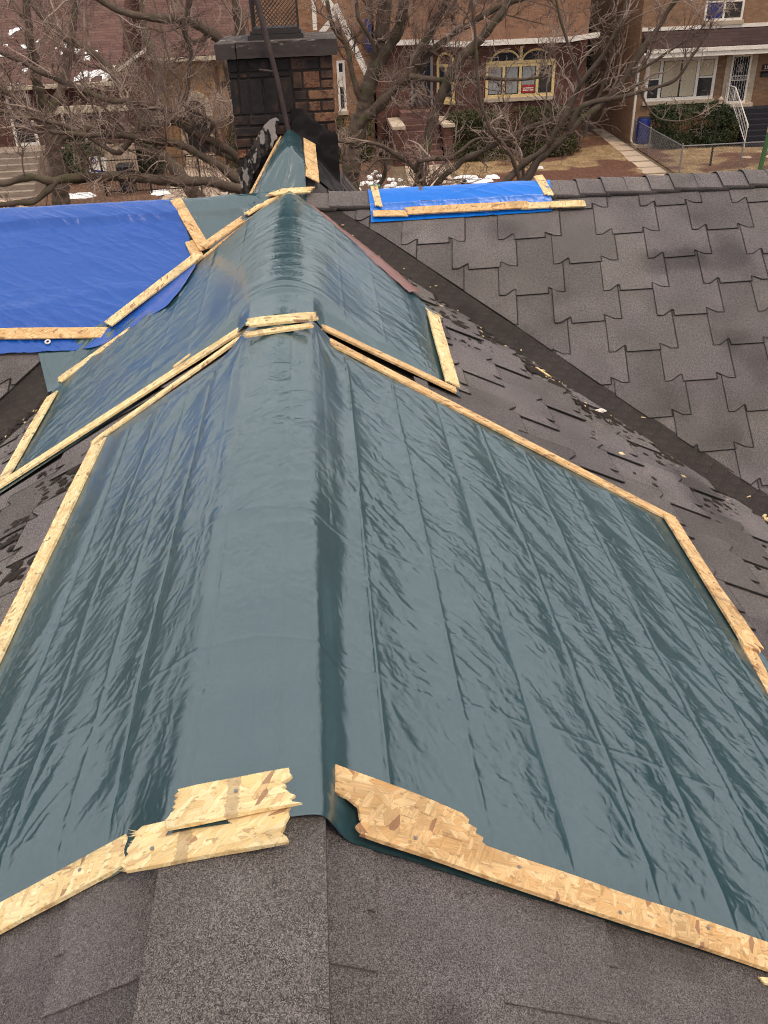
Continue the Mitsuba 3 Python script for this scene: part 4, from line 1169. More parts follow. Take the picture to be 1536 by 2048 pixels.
def clod(x, y, s, r):
    b = ico.copy()
    vv = b.vertices * (1 + .5 * r.random((len(b.vertices), 1)))
    vv = vv * [s * r.uniform(.7, 2.2), s * r.uniform(.7, 1.6), s * .30]
    a = r.uniform(-.9, .3)
    c, s_ = math.cos(a), math.sin(a)
    X_, Y_ = x + (vv[:, 0] * c - vv[:, 1] * s_) * CO, y + vv[:, 0] * s_ + vv[:, 1] * c
    b.vertices = np.stack([X_, Y_, zroof(X_, Y_) + .017 + vv[:, 2]], -1)
    return b


for i in range(1300):
    s = r.uniform(.6, 3.9)
    o = -abs(r.normal(0, .16)) - .02
    dirt.append(clod(s + o / 2, YA - s + o / 2, r.uniform(.004, .016) * (1 + (r.random() < .06)), r))
for i in range(900):
    d, a = r.uniform(.95, 3.9), r.uniform(1.2, 5.4)
    if d * CO > YA - a - .05 or (a < 3.7 and d < 2.16) or F2(np.array([d * 1.9]), np.array([a * 1.9]), 3, 6)[0] < .52:
        continue
    dirt.append(clod(d * CO, a, r.uniform(.004, .013), r))
for i in range(700):
    d, a = r.uniform(1.08, 1.9), r.uniform(2.0, 4.0)
    if F2(np.array([d * 2.4]), np.array([a * 2.4]), 3, 8)[0] < .50 or d > 1.02 + (4.1 - a) * .9 + .3:
        continue
    dirt.append(clod(-d * CO, a, r.uniform(.005, .017), r))
for i in range(350):
    s = r.uniform(1.55, 2.4)
    o = -abs(r.normal(0, .2))
    dirt.append(clod(-(s + o / 2), YA - s + o / 2, r.uniform(.004, .014), r))
struct('dirt', cat(dirt), 'm_dirt', kind='stuff', label='dark rotted leaves and dirt on the shingles along the valleys')


# ---------------------------------------------------------------- across the street: ground, lawns, paths
G = GROUND
struct('ground', bx(-260, 260, -60, 420, G - 1, G), 'm_earth')
struct('street', bx(-260, 260, 18.0, 26.0, G + .002, G + .006), 'm_asphalt')
for y0, y1 in ((17.8, 18.0), (26.0, 26.2)):
    struct('kerb', bx(-260, 260, y0, y1, G - .1, G + .12), 'm_concrete')
struct('sidewalk', bx(-260, 260, 30.6, 32.2, G + .01, G + .03), 'm_concrete')


def sheet_poly(pts, z0, z1):
    m = trimesh.creation.extrude_polygon(Polygon(pts), z1 - z0, engine='earcut')
    m.apply_translation((0, 0, z0))
    return m


def lawn_mesh(pts, z):
    """a lawn with a little unevenness"""
    m = trimesh.creation.extrude_polygon(Polygon(pts), .01, engine='earcut').subdivide_to_size(.35)
    v = m.vertices
    v[:, 2] += z + np.where(v[:, 2] > .005, .05 * F2(v[:, 0] * 2, v[:, 1] * 2, 3, 5), -.02)
    return m


struct('lawn', lawn_mesh([(5.9, 32.3), (13.0, 32.3), (14.35, 46.5), (5.9, 42.6)], G + .004), 'm_lawn', smooth=30)
struct('lawn', lawn_mesh([(14.25, 32.3), (30, 32.3), (30, 42.6), (14.9, 42.6)], G + .004), 'm_lawn', smooth=30)
struct('lawn', lawn_mesh([(-2.8, 32.3), (3.2, 32.3), (3.4, 42.6), (-2.8, 42.6)], G + .004), 'm_mulch', smooth=30)
struct('lawn', lawn_mesh([(-11.3, 32.3), (-6.2, 32.3), (-6.2, 41.5), (-11.0, 40.6)], G + .004), 'm_mulch', smooth=30)


def path(pts0, pts1, n, zlift=.03):
    """a concrete path laid in slabs from the near pair of points to the far pair"""
    key = fresh('concrete_path')
    labels[key] = {'kind': 'structure'}
    a, b, c, d = (np.array(q, float) for q in (*pts0, *pts1))
    r = np.random.default_rng(len(key))
    for i in range(n):
        f0, f1 = i / n + .006, (i + 1) / n - .006
        q = [a + (c - a) * f0, b + (d - b) * f0, b + (d - b) * f1, a + (c - a) * f1]
        part(key, 'slab', sheet_poly(q, G - .05, G + zlift + r.normal(0, .006)), 'm_concrete')


path(((12.98, 33.2), (14.05, 33.2)), ((14.45, 47.5), (15.05, 47.5)), 11)
path(((3.55, 32.4), (5.65, 32.4)), ((4.05, 41.0), (5.65, 41.0)), 6)
path(((17.9, 38.0), (20.5, 36.6)), ((18.7, 40.4), (21.5, 40.4)), 3)
path(((-6.1, 32.4), (-3.0, 32.4)), ((-5.9, 42.6), (-3.9, 42.6)), 7)
path(((-13.6, 35.2), (-10.9, 35.2)), ((-13.2, 39.6), (-11.4, 39.6)), 3)


def snow_patch(x, y, a, b, seed, n=26):
    r = np.random.default_rng(seed)
    th = np.linspace(0, 2 * np.pi, n, endpoint=False)
    rad = 1 + .55 * (meshkit.fbm(np.stack([np.cos(th) * 1.7 + seed, np.sin(th) * 1.7, th * 0], -1), 3, seed) - .5) * 2
    rings = [(1.0, -.02), (.85, .045), (.5, .075)]
    v, f = [], []
    for k, (s, z) in enumerate(rings):
        v += [(x + a * s * q * math.cos(t), y + b * s * q * math.sin(t), G + .05 + z + r.normal(0, .008)) for q, t in zip(rad, th)]
    v.append((x, y, G + .135))
    for k in range(2):
        for i in range(n):
            j = (i + 1) % n
            f += [(k * n + i, k * n + j, (k + 1) * n + j), (k * n + i, (k + 1) * n + j, (k + 1) * n + i)]
    for i in range(n):
        f.append((2 * n + i, 2 * n + (i + 1) % n, 3 * n))
    return trimesh.Trimesh(np.array(v), f, process=False)


def snow(px, label, a, b, seed):
    solo('snow_patch', snow_patch(px[0], px[1], a, b, seed), 'm_snow', label, 'snow', smooth=True)


snow((6.513, 35.961), 'large melting snow patch on the brown lawn beside the person in the cap', .62, .48, 3)
snow((7.235, 36.588), 'ragged end of melting snow, right of the large patch on the lawn', .30, .30, 8)
snow((6.152, 36.873), 'thin remnant of snow at the edge of the middle path', .45, .14, 9)
snow((9.522, 37.918), 'lone fleck of snow in the middle of the brown lawn', .12, .07, 10)
snow((3.403, 35.392), 'small snow heap left of the middle path', .36, .34, 11)
snow((-9.551, 37.105), 'snow left at the foot of the far left parkway tree', .65, .5, 12)
snow((-6.191, 36.938), 'snow heap showing through the bars of the black fence', .42, .5, 13)
snow((-6.260, 41.512), 'snow behind the black fence by the arched doorway', .3, .4, 14)
r = np.random.default_rng(8)
bits = [snow_patch(*(2.298, 37.571), .1, .1, 20)]
for i in range(26):
    bits.append(snow_patch(2.3 + r.normal(0, .5), 36.6 + r.normal(0, .9), r.uniform(.06, .2), r.uniform(.05, .2), 30 + i, 10))
struct('snow_flecks', cat(bits), 'm_snow', kind='stuff', label='flecks of old snow behind the trees')


# ---------------------------------------------------------------- houses
def frame_rect(x0, x1, z0, z1, y, w, d=.06):
    """a window or door frame standing d proud of the wall at y (the wall faces -y)"""
    return cat([bx(x0, x0 + w, y - d, y, z0, z1), bx(x1 - w, x1, y - d, y, z0, z1), bx(x0 + w, x1 - w, y - d, y, z0, z0 + w), bx(x0 + w, x1 - w, y - d, y, z1 - w, z1)])


def window(parent, x0, x1, z0, z1, y, fmat, w=.07, mid=(), horiz=(), inside='m_dark', curtain=None, sill='m_stone'):
    """window > frame, pane, curtain, sill"""
    ms = [frame_rect(x0, x1, z0, z1, y, w)]
    for m in mid:
        ms.append(bx(m - w / 2, m + w / 2, y - .055, y, z0 + w, z1 - w))
    for (a, b, zz) in horiz:
        ms.append(bx(a, b, y - .052, y, zz - .03, zz + .03))
    win = part(parent, 'window', cat(ms), fmat)
    part(win, 'pane', bx(x0 + w * .6, x1 - w * .6, y - .0345, y - .034, z0 + w * .6, z1 - w * .6), 'm_pane')
    part(win, 'interior', bx(x0 + w * .5, x1 - w * .5, y - .010, y - .003, z0 + w * .5, z1 - w * .5), inside)
    for c in (curtain or ()):
        xs = np.linspace(c[0], c[1], 40)
        X_, Z_ = np.meshgrid(xs, np.linspace(c[2], c[3], 2))
        part(win, 'curtain', grid_mesh(X_, y - .020 + .006 * np.sin(X_ * 60), Z_), c[4] if len(c) > 4 else 'm_cream', smooth=True)
    if sill:
        part(win, 'sill', bx(x0 - .06, x1 + .06, y - .14, y, z0 - .16, z0 - .003), sill)
    return win


WY = 43.0
# ---- right: two-storey tan brick house
rh = thing('house', 'two-storey tan brick house with white barred front door and black entrance steps', 'house')
part(rh, 'wall', bx(14.95, 30, WY, WY + 11, G, 2.6), 'm_brick_tan')
roofm = trimesh.convex.convex_hull(np.array([(14.6, WY - .4, 2.6), (30.4, WY - .4, 2.6), (30.4, WY + 11.4, 2.6), (14.6, WY + 11.4, 2.6), (18.5, WY + 5, 5.4), (26.5, WY + 5, 5.4)]))
part(rh, 'roof', roofm, 'm_roof_dark')
shed = trimesh.convex.convex_hull(np.array([(15.05, WY - .002, -1.16), (30, WY - .002, -1.16), (15.05, 42.05, -1.86), (30, 42.05, -1.86), (15.05, WY - .002, -1.98), (30, WY - .002, -1.98), (15.05, 42.05, -1.98), (30, 42.05, -1.98)]))
pent = part(rh, 'pent_roof', shed, 'm_roof_dark')
part(pent, 'trim', bx(15.0, 30, WY - .05, WY - .004, -1.155, -1.01), 'm_white')
part(pent, 'gutter', cat([bx(15.0, 30, 41.93, 42.04, -1.97, -1.82), bx(15.02, 30, 42.0, 42.3, -2.16, -1.985)]), 'm_white')
window(rh, 17.74, 19.50, -.86, .62, WY, 'm_white', .09, mid=(18.62,), horiz=((17.83, 18.55, -.12), (18.69, 19.41, -.12)), curtain=[(17.86, 18.52, -.78, -.15, 'm_blue')])
window(rh, 15.42, 18.68, -4.02, -2.24, WY, 'm_white', .13, mid=(16.10, 17.82), horiz=((15.55, 16.03, -3.10), (17.90, 18.55, -3.10)),
       curtain=[(16.22, 17.00, -3.86, -2.40), (17.08, 17.74, -3.86, -2.40), (17.92, 18.53, -3.05, -2.40), (15.56, 16.00, -3.05, -2.40)])
# barred storm door
dx0, dx1, dz0, dz1 = 19.34, 20.26, -4.26, -2.24
part(rh, 'door_surround', cat([bx(dx0 - .24, dx0 - .003, WY - .05, WY, dz0, dz1), bx(dx1 + .003, dx1 + .30, WY - .05, WY, dz0, dz1), bx(dx0 - .24, dx1 + .3, WY - .30, WY, dz0 - .15, dz0 - .004)]), 'm_stone')
door = part(rh, 'door', frame_rect(dx0, dx1, dz0, dz1, WY, .085, .09), 'm_white', label='white storm door with scrolled iron bars')
part(door, 'panel', bx(dx0 + .04, dx1 - .04, WY - .03, WY - .004, dz0 + .04, dz1 - .04), 'm_navy')
bars = [tube([(x, WY - .062, dz0 + .085), (x, WY - .062, dz1 - .085)], .008, 5) for x in np.linspace(dx0 + .16, dx1 - .16, 6)]
bars += [bx(dx0 + .085, dx1 - .085, WY - .07, WY - .052, z - .012, z + .012) for z in (-3.12, -3.30)]
for cz, hh in ((-2.75, .26), (-3.80, .30)):
    for s in (1, -1):
        tt = np.linspace(0, 2 * np.pi, 20)
        for q in (-.5, .15):
            bars.append(tube(np.stack([(dx0 + dx1) / 2 + s * .06 + .055 * np.cos(tt), tt * 0 + WY - .066, cz + q * hh + .09 * np.sin(tt)], -1), .008, 5))
for i in range(5):
    tt = np.linspace(0, 2 * np.pi, 14)
    bars.append(tube(np.stack([dx0 + .17 + i * .145 + .05 * np.cos(tt), tt * 0 + WY - .066, -3.21 + .06 * np.sin(tt)], -1), .007, 5))
for s in (-1, 1):
    tt = np.linspace(0, np.pi, 14)
    bars.append(tube(np.stack([(dx0 + dx1) / 2 + s * .17 + .15 * np.cos(tt), tt * 0 + WY - .066, -2.46 + .13 * np.sin(tt)], -1), .008, 5))
part(door, 'bar', cat(bars), 'm_white', kind='stuff')
plate = part(rh, 'number_plate', bx(20.83, 21.55, WY - .03, WY, -2.93, -2.70), 'm_dark')
tm = meshkit.text_mesh('1841', .15, .012, bold=True)
tm.apply_transform(trimesh.transformations.rotation_matrix(math.pi / 2, (1, 0, 0)))
tm.apply_translation((20.90, WY - .031, -2.89))
part(plate, 'number', tm, 'm_cream')
part(rh, 'mailbox', cat([bx(20.82, 21.18, WY - .14, WY, -3.20, -3.05), trimesh.convex.convex_hull(np.array([(20.80, WY - .16, -3.05), (21.2, WY - .16, -3.05), (20.80, WY, -3.05), (21.2, WY, -3.05), (20.80, WY, -2.98), (21.2, WY, -2.98)]))]), 'm_black_metal')
steps = []
for i in range(7):
    steps.append(bx(19.35, 23, 42.95 - .9 - .30 * i, 42.95 if i == 0 else 42.95 - .9 - .30 * (i - 1) - .002, G, -4.42 - .19 * i))
part(rh, 'step', cat(steps), 'm_navy', label='entrance steps covered in black carpet')


def railing(parent, x, yA, yB, zA, zB, zg):
    """flat run along the landing, then down the steps"""
    ms = []
    top = [(x, 42.9, zA), (x, yA, zA), (x, yB, zB), (x, yB - .05, zB - .14)]
    bot = [(x, 42.9, zA - .72), (x, yA, zA - .72), (x, yB, zB - .72)]
    ms += [tube(top, .028, 6), tube(bot, .018, 5), tube([(x, 42.9, zA), (x, 42.9, zA - .86)], .02, 5), tube([(x, yA, zA), (x, yA, zA - .80)], .022, 5), tube([(x, yB, zB), (x, yB, zB - .98)], .024, 5)]
    for f in np.linspace(0, 1, 12)[1:-1]:
        y, z = yA + (yB - yA) * f, zA + (zB - zA) * f
        ms.append(tube([(x, y, z), (x, y, z - .72)], .010, 4))
    for f in np.linspace(0, 1, 7)[1:-1]:
        y = 42.9 + (yA - 42.9) * f
        ms.append(tube([(x, y, zA), (x, y, zA - .72)], .010, 4))
    tt = np.linspace(0, 2 * np.pi, 16)
    ym, zm_ = (yA + yB) / 2, (zA + zB) / 2
    for q in (-.20, -.36, -.52):
        ms.append(tube(np.stack([tt * 0 + x - .015, ym + .09 * np.cos(tt), zm_ + q + .09 * np.sin(tt)], -1), .009, 4))
    return part(parent, 'railing', cat(ms), 'm_white', label='white scrolled handrail')


railing(rh, 19.28, 42.0, 40.15, -3.48, -4.78, G)
railing(rh, 21.55, 42.0, 40.15, -3.48, -4.78, G)
dsp = [(14.98, 42.15, -2.0), (14.99, 42.80, -2.4), (14.99, 42.84, -3.6), (14.99, 42.84, G + .15), (15.02, 42.5, G + .06)]
part(rh, 'downspout', tube(dsp, .055, 6), 'm_white')

# rain barrel
th = np.linspace(0, 2 * np.pi, 28, endpoint=False)
prof = [(0, 0), (.25, 0), (.29, .05), (.30, .25), (.315, .27), (.30, .30), (.30, .62), (.315, .64), (.30, .67), (.285, .92), (.25, .97), (0, .97)]
brl = trimesh.creation.revolve(np.array(prof), sections=28)
bxy = (15.032, 41.758)
brl.apply_scale((1, 1, 1.12))
brl.apply_translation((bxy[0] + .1, bxy[1], G + .18))
bar = solo('rain_barrel', brl, 'm_blue', 'blue plastic rain barrel at the corner of the tan house', 'barrel', smooth=40)
part(bar, 'lid', cat([trimesh.creation.cylinder(.26, .03, sections=24, transform=trimesh.transformations.translation_matrix((bxy[0] + .1, bxy[1], G + .18 + 1.10)))]), 'm_navy')
for i, (ox, w) in enumerate(((-.22, .38), (.19, .40))):
    solo('concrete_block', lump_box(bxy[0] + .1 + ox - w / 2, bxy[0] + .1 + ox + w / 2, bxy[1] - .32, bxy[1] + .3, G + .0, G + .175, .015, 60 + i), 'm_concrete',
         ('left', 'right')[i] + ' one of the two concrete blocks under the blue rain barrel', 'block', smooth=30)

# chain-link fence of the right garden
fc, fa = np.array([14.46, 35.2]), np.array([14.9, 42.2])
fence = thing('chain_link_fence', 'grey chain-link fence round the right front garden', 'fence')
FH = 1.12
runs = [(fa, fc), (fc, np.array([22.0, 35.2]))]
pts_posts = [tuple(fc), (14.816, 39.882), tuple(fa), (16.9, 35.2), (19.4, 35.2)]
for i, (x, y) in enumerate(pts_posts):
    hh = FH if i else FH + .06
    part(fence, 'post', cat([tube([(x, y, G), (x, y, G + hh)], .032 if i < 2 else .028, 8), trimesh.creation.icosphere(1, .04).apply_translation((x, y, G + hh))]), 'm_grey_metal')
for a, b in runs:
    part(fence, 'top_rail', tube([(a[0], a[1], G + FH), (b[0], b[1], G + FH)], .024, 6), 'm_grey_metal')
    L = np.linalg.norm(b - a)
    d = (b - a) / L
    ws = []
    st, Hh = .11, FH - .03
    for s in (1, -1):
        for k in np.arange(-Hh, L, st):
            z0, z1 = max(0, -k), min(Hh, L - k)
            if z1 - z0 < .05:
                continue
            a0, a1 = k + z0, k + z1
            if s < 0:
                a0, a1 = L - a0, L - a1
            p0, p1 = a + d * a0, a + d * a1
            ws.append(tube([(p0[0], p0[1], G + .02 + z0), (p1[0], p1[1], G + .02 + z1)], .0035, 3, False))
    part(fence, 'wire_mesh', cat(ws), 'm_grey_metal', kind='stuff')


def shrub(name, label, cx, cy, rx, ry, h, n, mkey, seed, boxy=.5, group=None, leaf=.055, catg='shrub'):
    """stems and a crown of many small leaf clumps, denser towards the outside"""
    r = np.random.default_rng(seed)
    t = thing(name, label, catg, group)
    u = r.normal(0, 1, (n, 3))
    u /= np.linalg.norm(u, axis=1, keepdims=True)
    u = np.sign(u) * np.abs(u) ** boxy
    u /= np.max(np.abs(u), axis=1, keepdims=True) ** (1 - boxy) + 1e-9
    rad = .55 + .45 * r.random((n, 1)) ** .5
    lum = .75 + .5 * meshkit.fbm(u * 2.6 + seed, 3, seed)[:, None]
    p = u * rad * lum * [rx, ry, h / 2] + [cx, cy, G + h / 2]
    p = p[p[:, 2] > G + .02]
    n = len(p)
    a, b = r.normal(0, 1, (n, 3)), r.normal(0, 1, (n, 3))
    a /= np.linalg.norm(a, axis=1, keepdims=True)
    b = np.cross(a, b)
    b /= np.linalg.norm(b, axis=1, keepdims=True)
    s = leaf * r.uniform(.6, 1.5, (n, 1))
    v = np.stack([p - a * s, p + b * s * .45, p + a * s, p - b * s * .45], 1).reshape(-1, 3)
    i = np.arange(n)[:, None] * 4
    f = np.vstack([i + [0, 1, 2], i + [0, 2, 3]])
    part(t, 'crown', trimesh.Trimesh(v, f, process=False), mkey, kind='stuff')
    st = [tube([(cx + q * rx * .3, cy + r.normal(0, .1), G), (cx + q * rx * .75, cy + r.normal(0, .15) * ry, G + h * .75)], [.03, .012], 5) for q in np.linspace(-1, 1, 7)]
    part(t, 'stem', cat(st), 'm_bark')
    return t


shrub('hedge', 'dense dark green clipped bush below the wide white window of the tan house', 17.25, 41.55, 1.75, .95, 1.75, 15000, 'm_leaf_dark', 1)
shrub('shrub', 'low brownish bush beside the black entrance steps', 18.95, 41.2, .38, .5, 1.15, 2200, 'm_leaf_olive', 2, boxy=.9)
shrub('hedge', 'long olive green hedge below the yellow bay window', 8.9, 40.9, 3.0, .9, 2.05, 20000, 'm_leaf_olive', 3)
shrub('hedge', 'green hedge left of the brick entrance steps, partly behind the chimney', 1.6, 41.9, 1.1, .7, 1.9, 6000, 'm_leaf_olive', 4)
shrub('shrub', 'rounded green bush at the foot of the stone steps on the left', -9.9, 40.3, 1.0, .9, 1.7, 6000, 'm_leaf_dark', 5, boxy=.9)
shrub('shrub', 'small bush against the wall right of the white yard sign', -7.2, 41.3, .8, .6, 1.4, 3000, 'm_leaf_dark', 6, boxy=.9)
shrub('shrub', 'tangled olive bush in the corner right of the arched doorway', -2.9, 41.9, .9, .6, 2.4, 5000, 'm_leaf_olive', 7, boxy=.9)
# evergreen between the two right-hand houses
r = np.random.default_rng(12)
eg = thing('evergreen_tree', 'tall dark evergreen standing in the gap between the two right-hand houses', 'tree')
n = 9000
zz = r.random(n) ** .8
th = r.random(n) * 6.283
rad = 1.25 * (1 - zz * .75) * np.sqrt(r.random(n))
p = np.stack([13.6 + rad * np.cos(th), 49.5 + rad * np.sin(th), G + 2.0 + zz * 7.0], -1)
a = np.stack([np.cos(th), np.sin(th), r.normal(-.3, .3, n)], -1)
b = np.cross(a, r.normal(0, 1, (n, 3)))
b /= np.linalg.norm(b, axis=1, keepdims=True)
s = .12
v = np.stack([p - a * s, p + b * s * .4, p + a * s, p - b * s * .4], 1).reshape(-1, 3)
i = np.arange(n)[:, None] * 4
part(eg, 'crown', trimesh.Trimesh(v, np.vstack([i + [0, 1, 2], i + [0, 2, 3]]), process=False), 'm_leaf_dark', kind='stuff')
part(eg, 'trunk', tube([(13.6, 49.5, G), (13.6, 49.5, G + 8)], [.2, .06], 8), 'm_bark')

# garden lamp post, green post at the right edge
lx_, ly_ = (16.351, 36.729)
lp = solo('lamp_post', tube([(lx_, ly_, G), (lx_, ly_, G + 1.2), (lx_ + .02, ly_, G + 2.35)], [.045, .035, .03], 8), 'm_black_metal', 'thin black garden lamp post with a pale head in the right garden', 'lamp post', smooth=40)
part(lp, 'head', cat([trimesh.creation.cylinder(.07, .16, sections=10).apply_translation((lx_ + .02, ly_, G + 2.45)), trimesh.creation.cone(.11, .12, sections=10).apply_translation((lx_ + .02, ly_, G + 2.53))]), 'm_stone')
gx_, gy_ = (16.510, 32.770)
gp = thing('post', 'green painted post with a grey cap and red label at the right edge', 'post')
part(gp, 'shaft', tube([(gx_, gy_, G), (gx_ + .12, gy_, G + 1.85)], .085, 12), 'm_green_paint', smooth=40)
part(gp, 'cap', trimesh.creation.cylinder(.13, .20, sections=14).apply_translation((gx_ + .15, gy_, G + 2.34)), 'm_grey_metal')
part(gp, 'label', tube([(gx_ + .122, gy_, G + 1.86), (gx_ + .145, gy_, G + 2.23)], .088, 12), 'm_skin')

# ---- middle: maroon brick bungalow with a yellow bay window under an orange-brown roof
mh = thing('house', 'brown brick house with yellow bay window below a white belt course', 'house')
part(mh, 'wall', cat([bx(3.05, 12.6, WY, WY + 11, G, -1.2)]), 'm_brick_maroon')
bay = [(5.75, WY), (6.55, 42.15), (11.1, 42.15), (11.9, WY)]
m = trimesh.creation.extrude_polygon(Polygon(bay + [(11.9, WY + .3), (5.75, WY + .3)]), 4.5, engine='earcut')
m.apply_translation((0, 0, G))
part(mh, 'bay', m, 'm_brick_maroon')
ev = [(2.9, 42.6, -1.05), (5.35, 42.6, -1.1), (6.35, 41.65, -1.18), (11.35, 41.65, -1.18), (12.9, 42.6, -1.1)]
upper = Polygon([(3.05, WY + .05), (5.45, WY + .05), (6.45, 42.0), (11.25, 42.0), (12.6, WY + .05), (12.6, 54), (3.05, 54)])
m = trimesh.creation.extrude_polygon(upper, 4.4, engine='earcut')
m.apply_translation((0, 0, -1.25))
mr = part(mh, 'upper_wall', m, 'm_brick_brown')
gut = []
for a, b in zip(ev[:-1], ev[1:]):
    a, b = np.array(a), np.array(b)
    d = (b - a) / np.linalg.norm(b - a)
    nrm = np.cross(d, [0, 0, 1])
    pts = [a + nrm * .05, b + nrm * .05]
    q = trimesh.convex.convex_hull(np.array([pp + o for pp in (a - d * .0, b + d * .0) for o in (nrm * .12 + [0, 0, .05], nrm * .12 - [0, 0, .16], -nrm * .3 + [0, 0, -.16], -nrm * .3 + [0, 0, -.02])]))
    gut.append(q)
part(mr, 'belt_course', cat(gut), 'm_white')
window(mh, 7.0, 10.2, .62, 2.2, 42.0, 'm_white', .12, mid=(8.0, 9.2))
part(mh, 'roof', bx(2.8, 12.85, 41.7, 54.2, 3.152, 3.4), 'm_roof_dark')
# bay window: the centre with four casements and the arched ones on the slanting side
window(mh, 7.85, 10.95, -3.46, -2.12, 42.15, 'm_yellow', .12, mid=(8.66, 9.40, 10.17), curtain=[(8.0, 8.55, -3.30, -2.25, 'm_curtain'), (8.78, 9.28, -3.30, -2.25, 'm_curtain'), (9.5, 10.05, -3.3, -2.25, 'm_curtain')])
tr_ = []
for x0, x1 in ((8.05, 9.36), (9.44, 10.75)):
    tt = np.linspace(0, np.pi, 20)
    cx_, rr = (x0 + x1) / 2, (x1 - x0) / 2
    tr_.append(tube(np.stack([cx_ + rr * np.cos(tt), tt * 0 + 42.13, -2.10 + .50 * np.sin(tt)], -1), .045, 6))
tr_ += [bx(9.34, 9.46, 42.08, 42.15, -2.1, -1.45), bx(7.85, 10.95, 42.06, 42.15, -2.115, -2.0)]
ar = part(mh, 'transom', cat(tr_), 'm_yellow')
part(ar, 'pane', bx(8.1, 10.7, 42.145, 42.149, -2.0, -1.62), 'm_navy')
sgn = part(mh, 'window_sign', bx(9.50, 10.06, 42.085, 42.095, -3.30, -2.98), 'm_red', label='red sign with two white lines in the bay window')
part(sgn, 'print', cat([bx(9.56, 10.0, 42.08, 42.0845, -3.13, -3.09), bx(9.54, 10.02, 42.08, 42.0845, -3.22, -3.18)]), 'm_white')
# slanting side of the bay
d = np.array([.8, -.85, 0]) / math.hypot(.8, .85)
Rm = np.eye(4)
Rm[:3, 0], Rm[:3, 1], Rm[:3, 2] = d, np.cross([0, 0, 1], d), (0, 0, 1)
Rm[:3, 3] = (5.75, WY, 0)


def placed(m):
    return m.copy().apply_transform(Rm)


tt = np.linspace(0, np.pi, 20)
sw = part(mh, 'window', placed(cat([frame_rect(.10, 1.08, -3.5, -2.05, -.002, .12), bx(.55, .65, -.06, -.002, -3.4, -2.1), tube(np.stack([.59 + .45 * np.cos(tt), tt * 0 - .03, -2.05 + .42 * np.sin(tt)], -1), .06, 6), bx(.05, 1.12, -.12, -.002, -3.66, -3.5)])), 'm_yellow')
part(sw, 'pane', placed(bx(.16, 1.02, -.02, -.01, -3.42, -2.1)), 'm_navy')
dr_ = part(mh, 'door', bx(4.72, 5.48, WY - .03, WY - .003, -3.72, -1.66), 'm_navy', label='dark front door between grey posts')
part(dr_, 'frame', cat([bx(4.60, 4.71, WY - .09, WY, -3.72, -1.6), bx(5.49, 5.60, WY - .09, WY, -3.72, -1.6)]), 'm_grey_metal')
for i in range(8):
    part(mh, 'step', bx(4.05, 5.7, 42.9 - 1.0 - .27 * i, 42.9 - 1.0 - .27 * (i - 1) - .004 if i else 42.9, G, -3.74 - .235 * (i + .5)), 'm_roof_maroon')
for x0, x1 in ((3.55, 4.0), (5.75, 6.15)):
    sm = part(mh, 'pier', bx(x0, x1, 40.2, 42.9, G, -4.3), 'm_brick_maroon')
    part(sm, 'coping', bx(x0 - .06, x1 + .06, 40.14, 42.9, -4.297, -4.17), 'm_stone')

# ---- left of it: half-timbered brick house behind the chimney
th_ = thing('house', 'orange brick house with white bargeboards seen between chimney and big tree', 'house')
part(th_, 'wall', bx(-2.4, 2.95, WY + .5, WY + 11, G, -.2), 'm_brick_orange')
gx = [(-2.4, -.2), (2.95, -.2), (.3, 5.0)]
m = trimesh.creation.extrude_polygon(Polygon(gx), 9.0, engine='earcut')
m.apply_transform(trimesh.transformations.rotation_matrix(math.pi / 2, (1, 0, 0)))
m.apply_translation((0, WY + 9.5, 0))
part(th_, 'gable', m, 'm_brick_orange')


def bargeboard(a, b, w, y, d=.12):
    a, b = np.array(a), np.array(b)
    u = (b - a) / np.linalg.norm(b - a)
    n_ = np.array([-u[1], u[0]]) * w
    m = trimesh.creation.extrude_polygon(Polygon([a, b, b + n_, a + n_]), d, engine='earcut')
    m.apply_transform(trimesh.transformations.rotation_matrix(math.pi / 2, (1, 0, 0)))
    m.apply_translation((0, y, 0))
    return m


for a, b, w in (((0.807, 0.571), (1.315, -0.154), .34), ((1.330, 0.070), (0.636, -0.581), .22), ((1.261, 0.333), (2.509, -2.369), .26), ((0.396, 0.769), (0.379, -0.533), .18)):
    part(th_, 'bargeboard', bargeboard(a, b, w, 42.9), 'm_white')
x0, z1 = (1.221, -1.799)
x1, z0 = (1.592, -3.857)
window(th_, x0 + .1, x1 + .1, z0, z1, WY + .5, 'm_white', .10, horiz=((x0 + .15, x1, (z0 + z1) / 2),), curtain=[(x0 + .2, x1, (z0 + z1) / 2, z1 - .45, 'm_white')])
bl = (2.785, -0.740)
solo('flag', bx(bl[0] - .12, bl[0] + .14, 43.2, 43.23, bl[1] - .75, bl[1] + .55), 'm_blue', 'narrow blue banner hanging by the big tree right of the chimney', 'banner')

# ---- left: golden brick house with arched stone doorway
lh = thing('house', 'golden brick house with arched stone doorway left of the chimney', 'house')
part(lh, 'wall', bx(-6.75, -2.45, WY, WY + 10, G, -1.36), 'm_brick_gold')
lr = trimesh.convex.convex_hull(np.array([(-7.1, WY - .4, -1.30), (-2.3, WY - .4, -1.30), (-7.1, WY + 10, -1.30), (-2.3, WY + 10, -1.30), (-6.9, WY + 5.5, 3.6), (-2.5, WY + 5.5, 3.6)]))
lr = part(lh, 'roof', lr, 'm_roof_maroon')
part(lr, 'gutter', bx(-7.1, -2.3, WY - .5, WY - .402, -1.48, -1.32), 'm_cream')
part(lh, 'downspout', tube([(-4.02, 42.6, -1.4), (-4.0, 42.9, -1.8), (-4.0, 42.9, G + .1)], .07, 6), 'm_roof_maroon')
tt = np.linspace(0, np.pi, 24)
ax0, ax1, az = -5.93, -4.37, -3.55
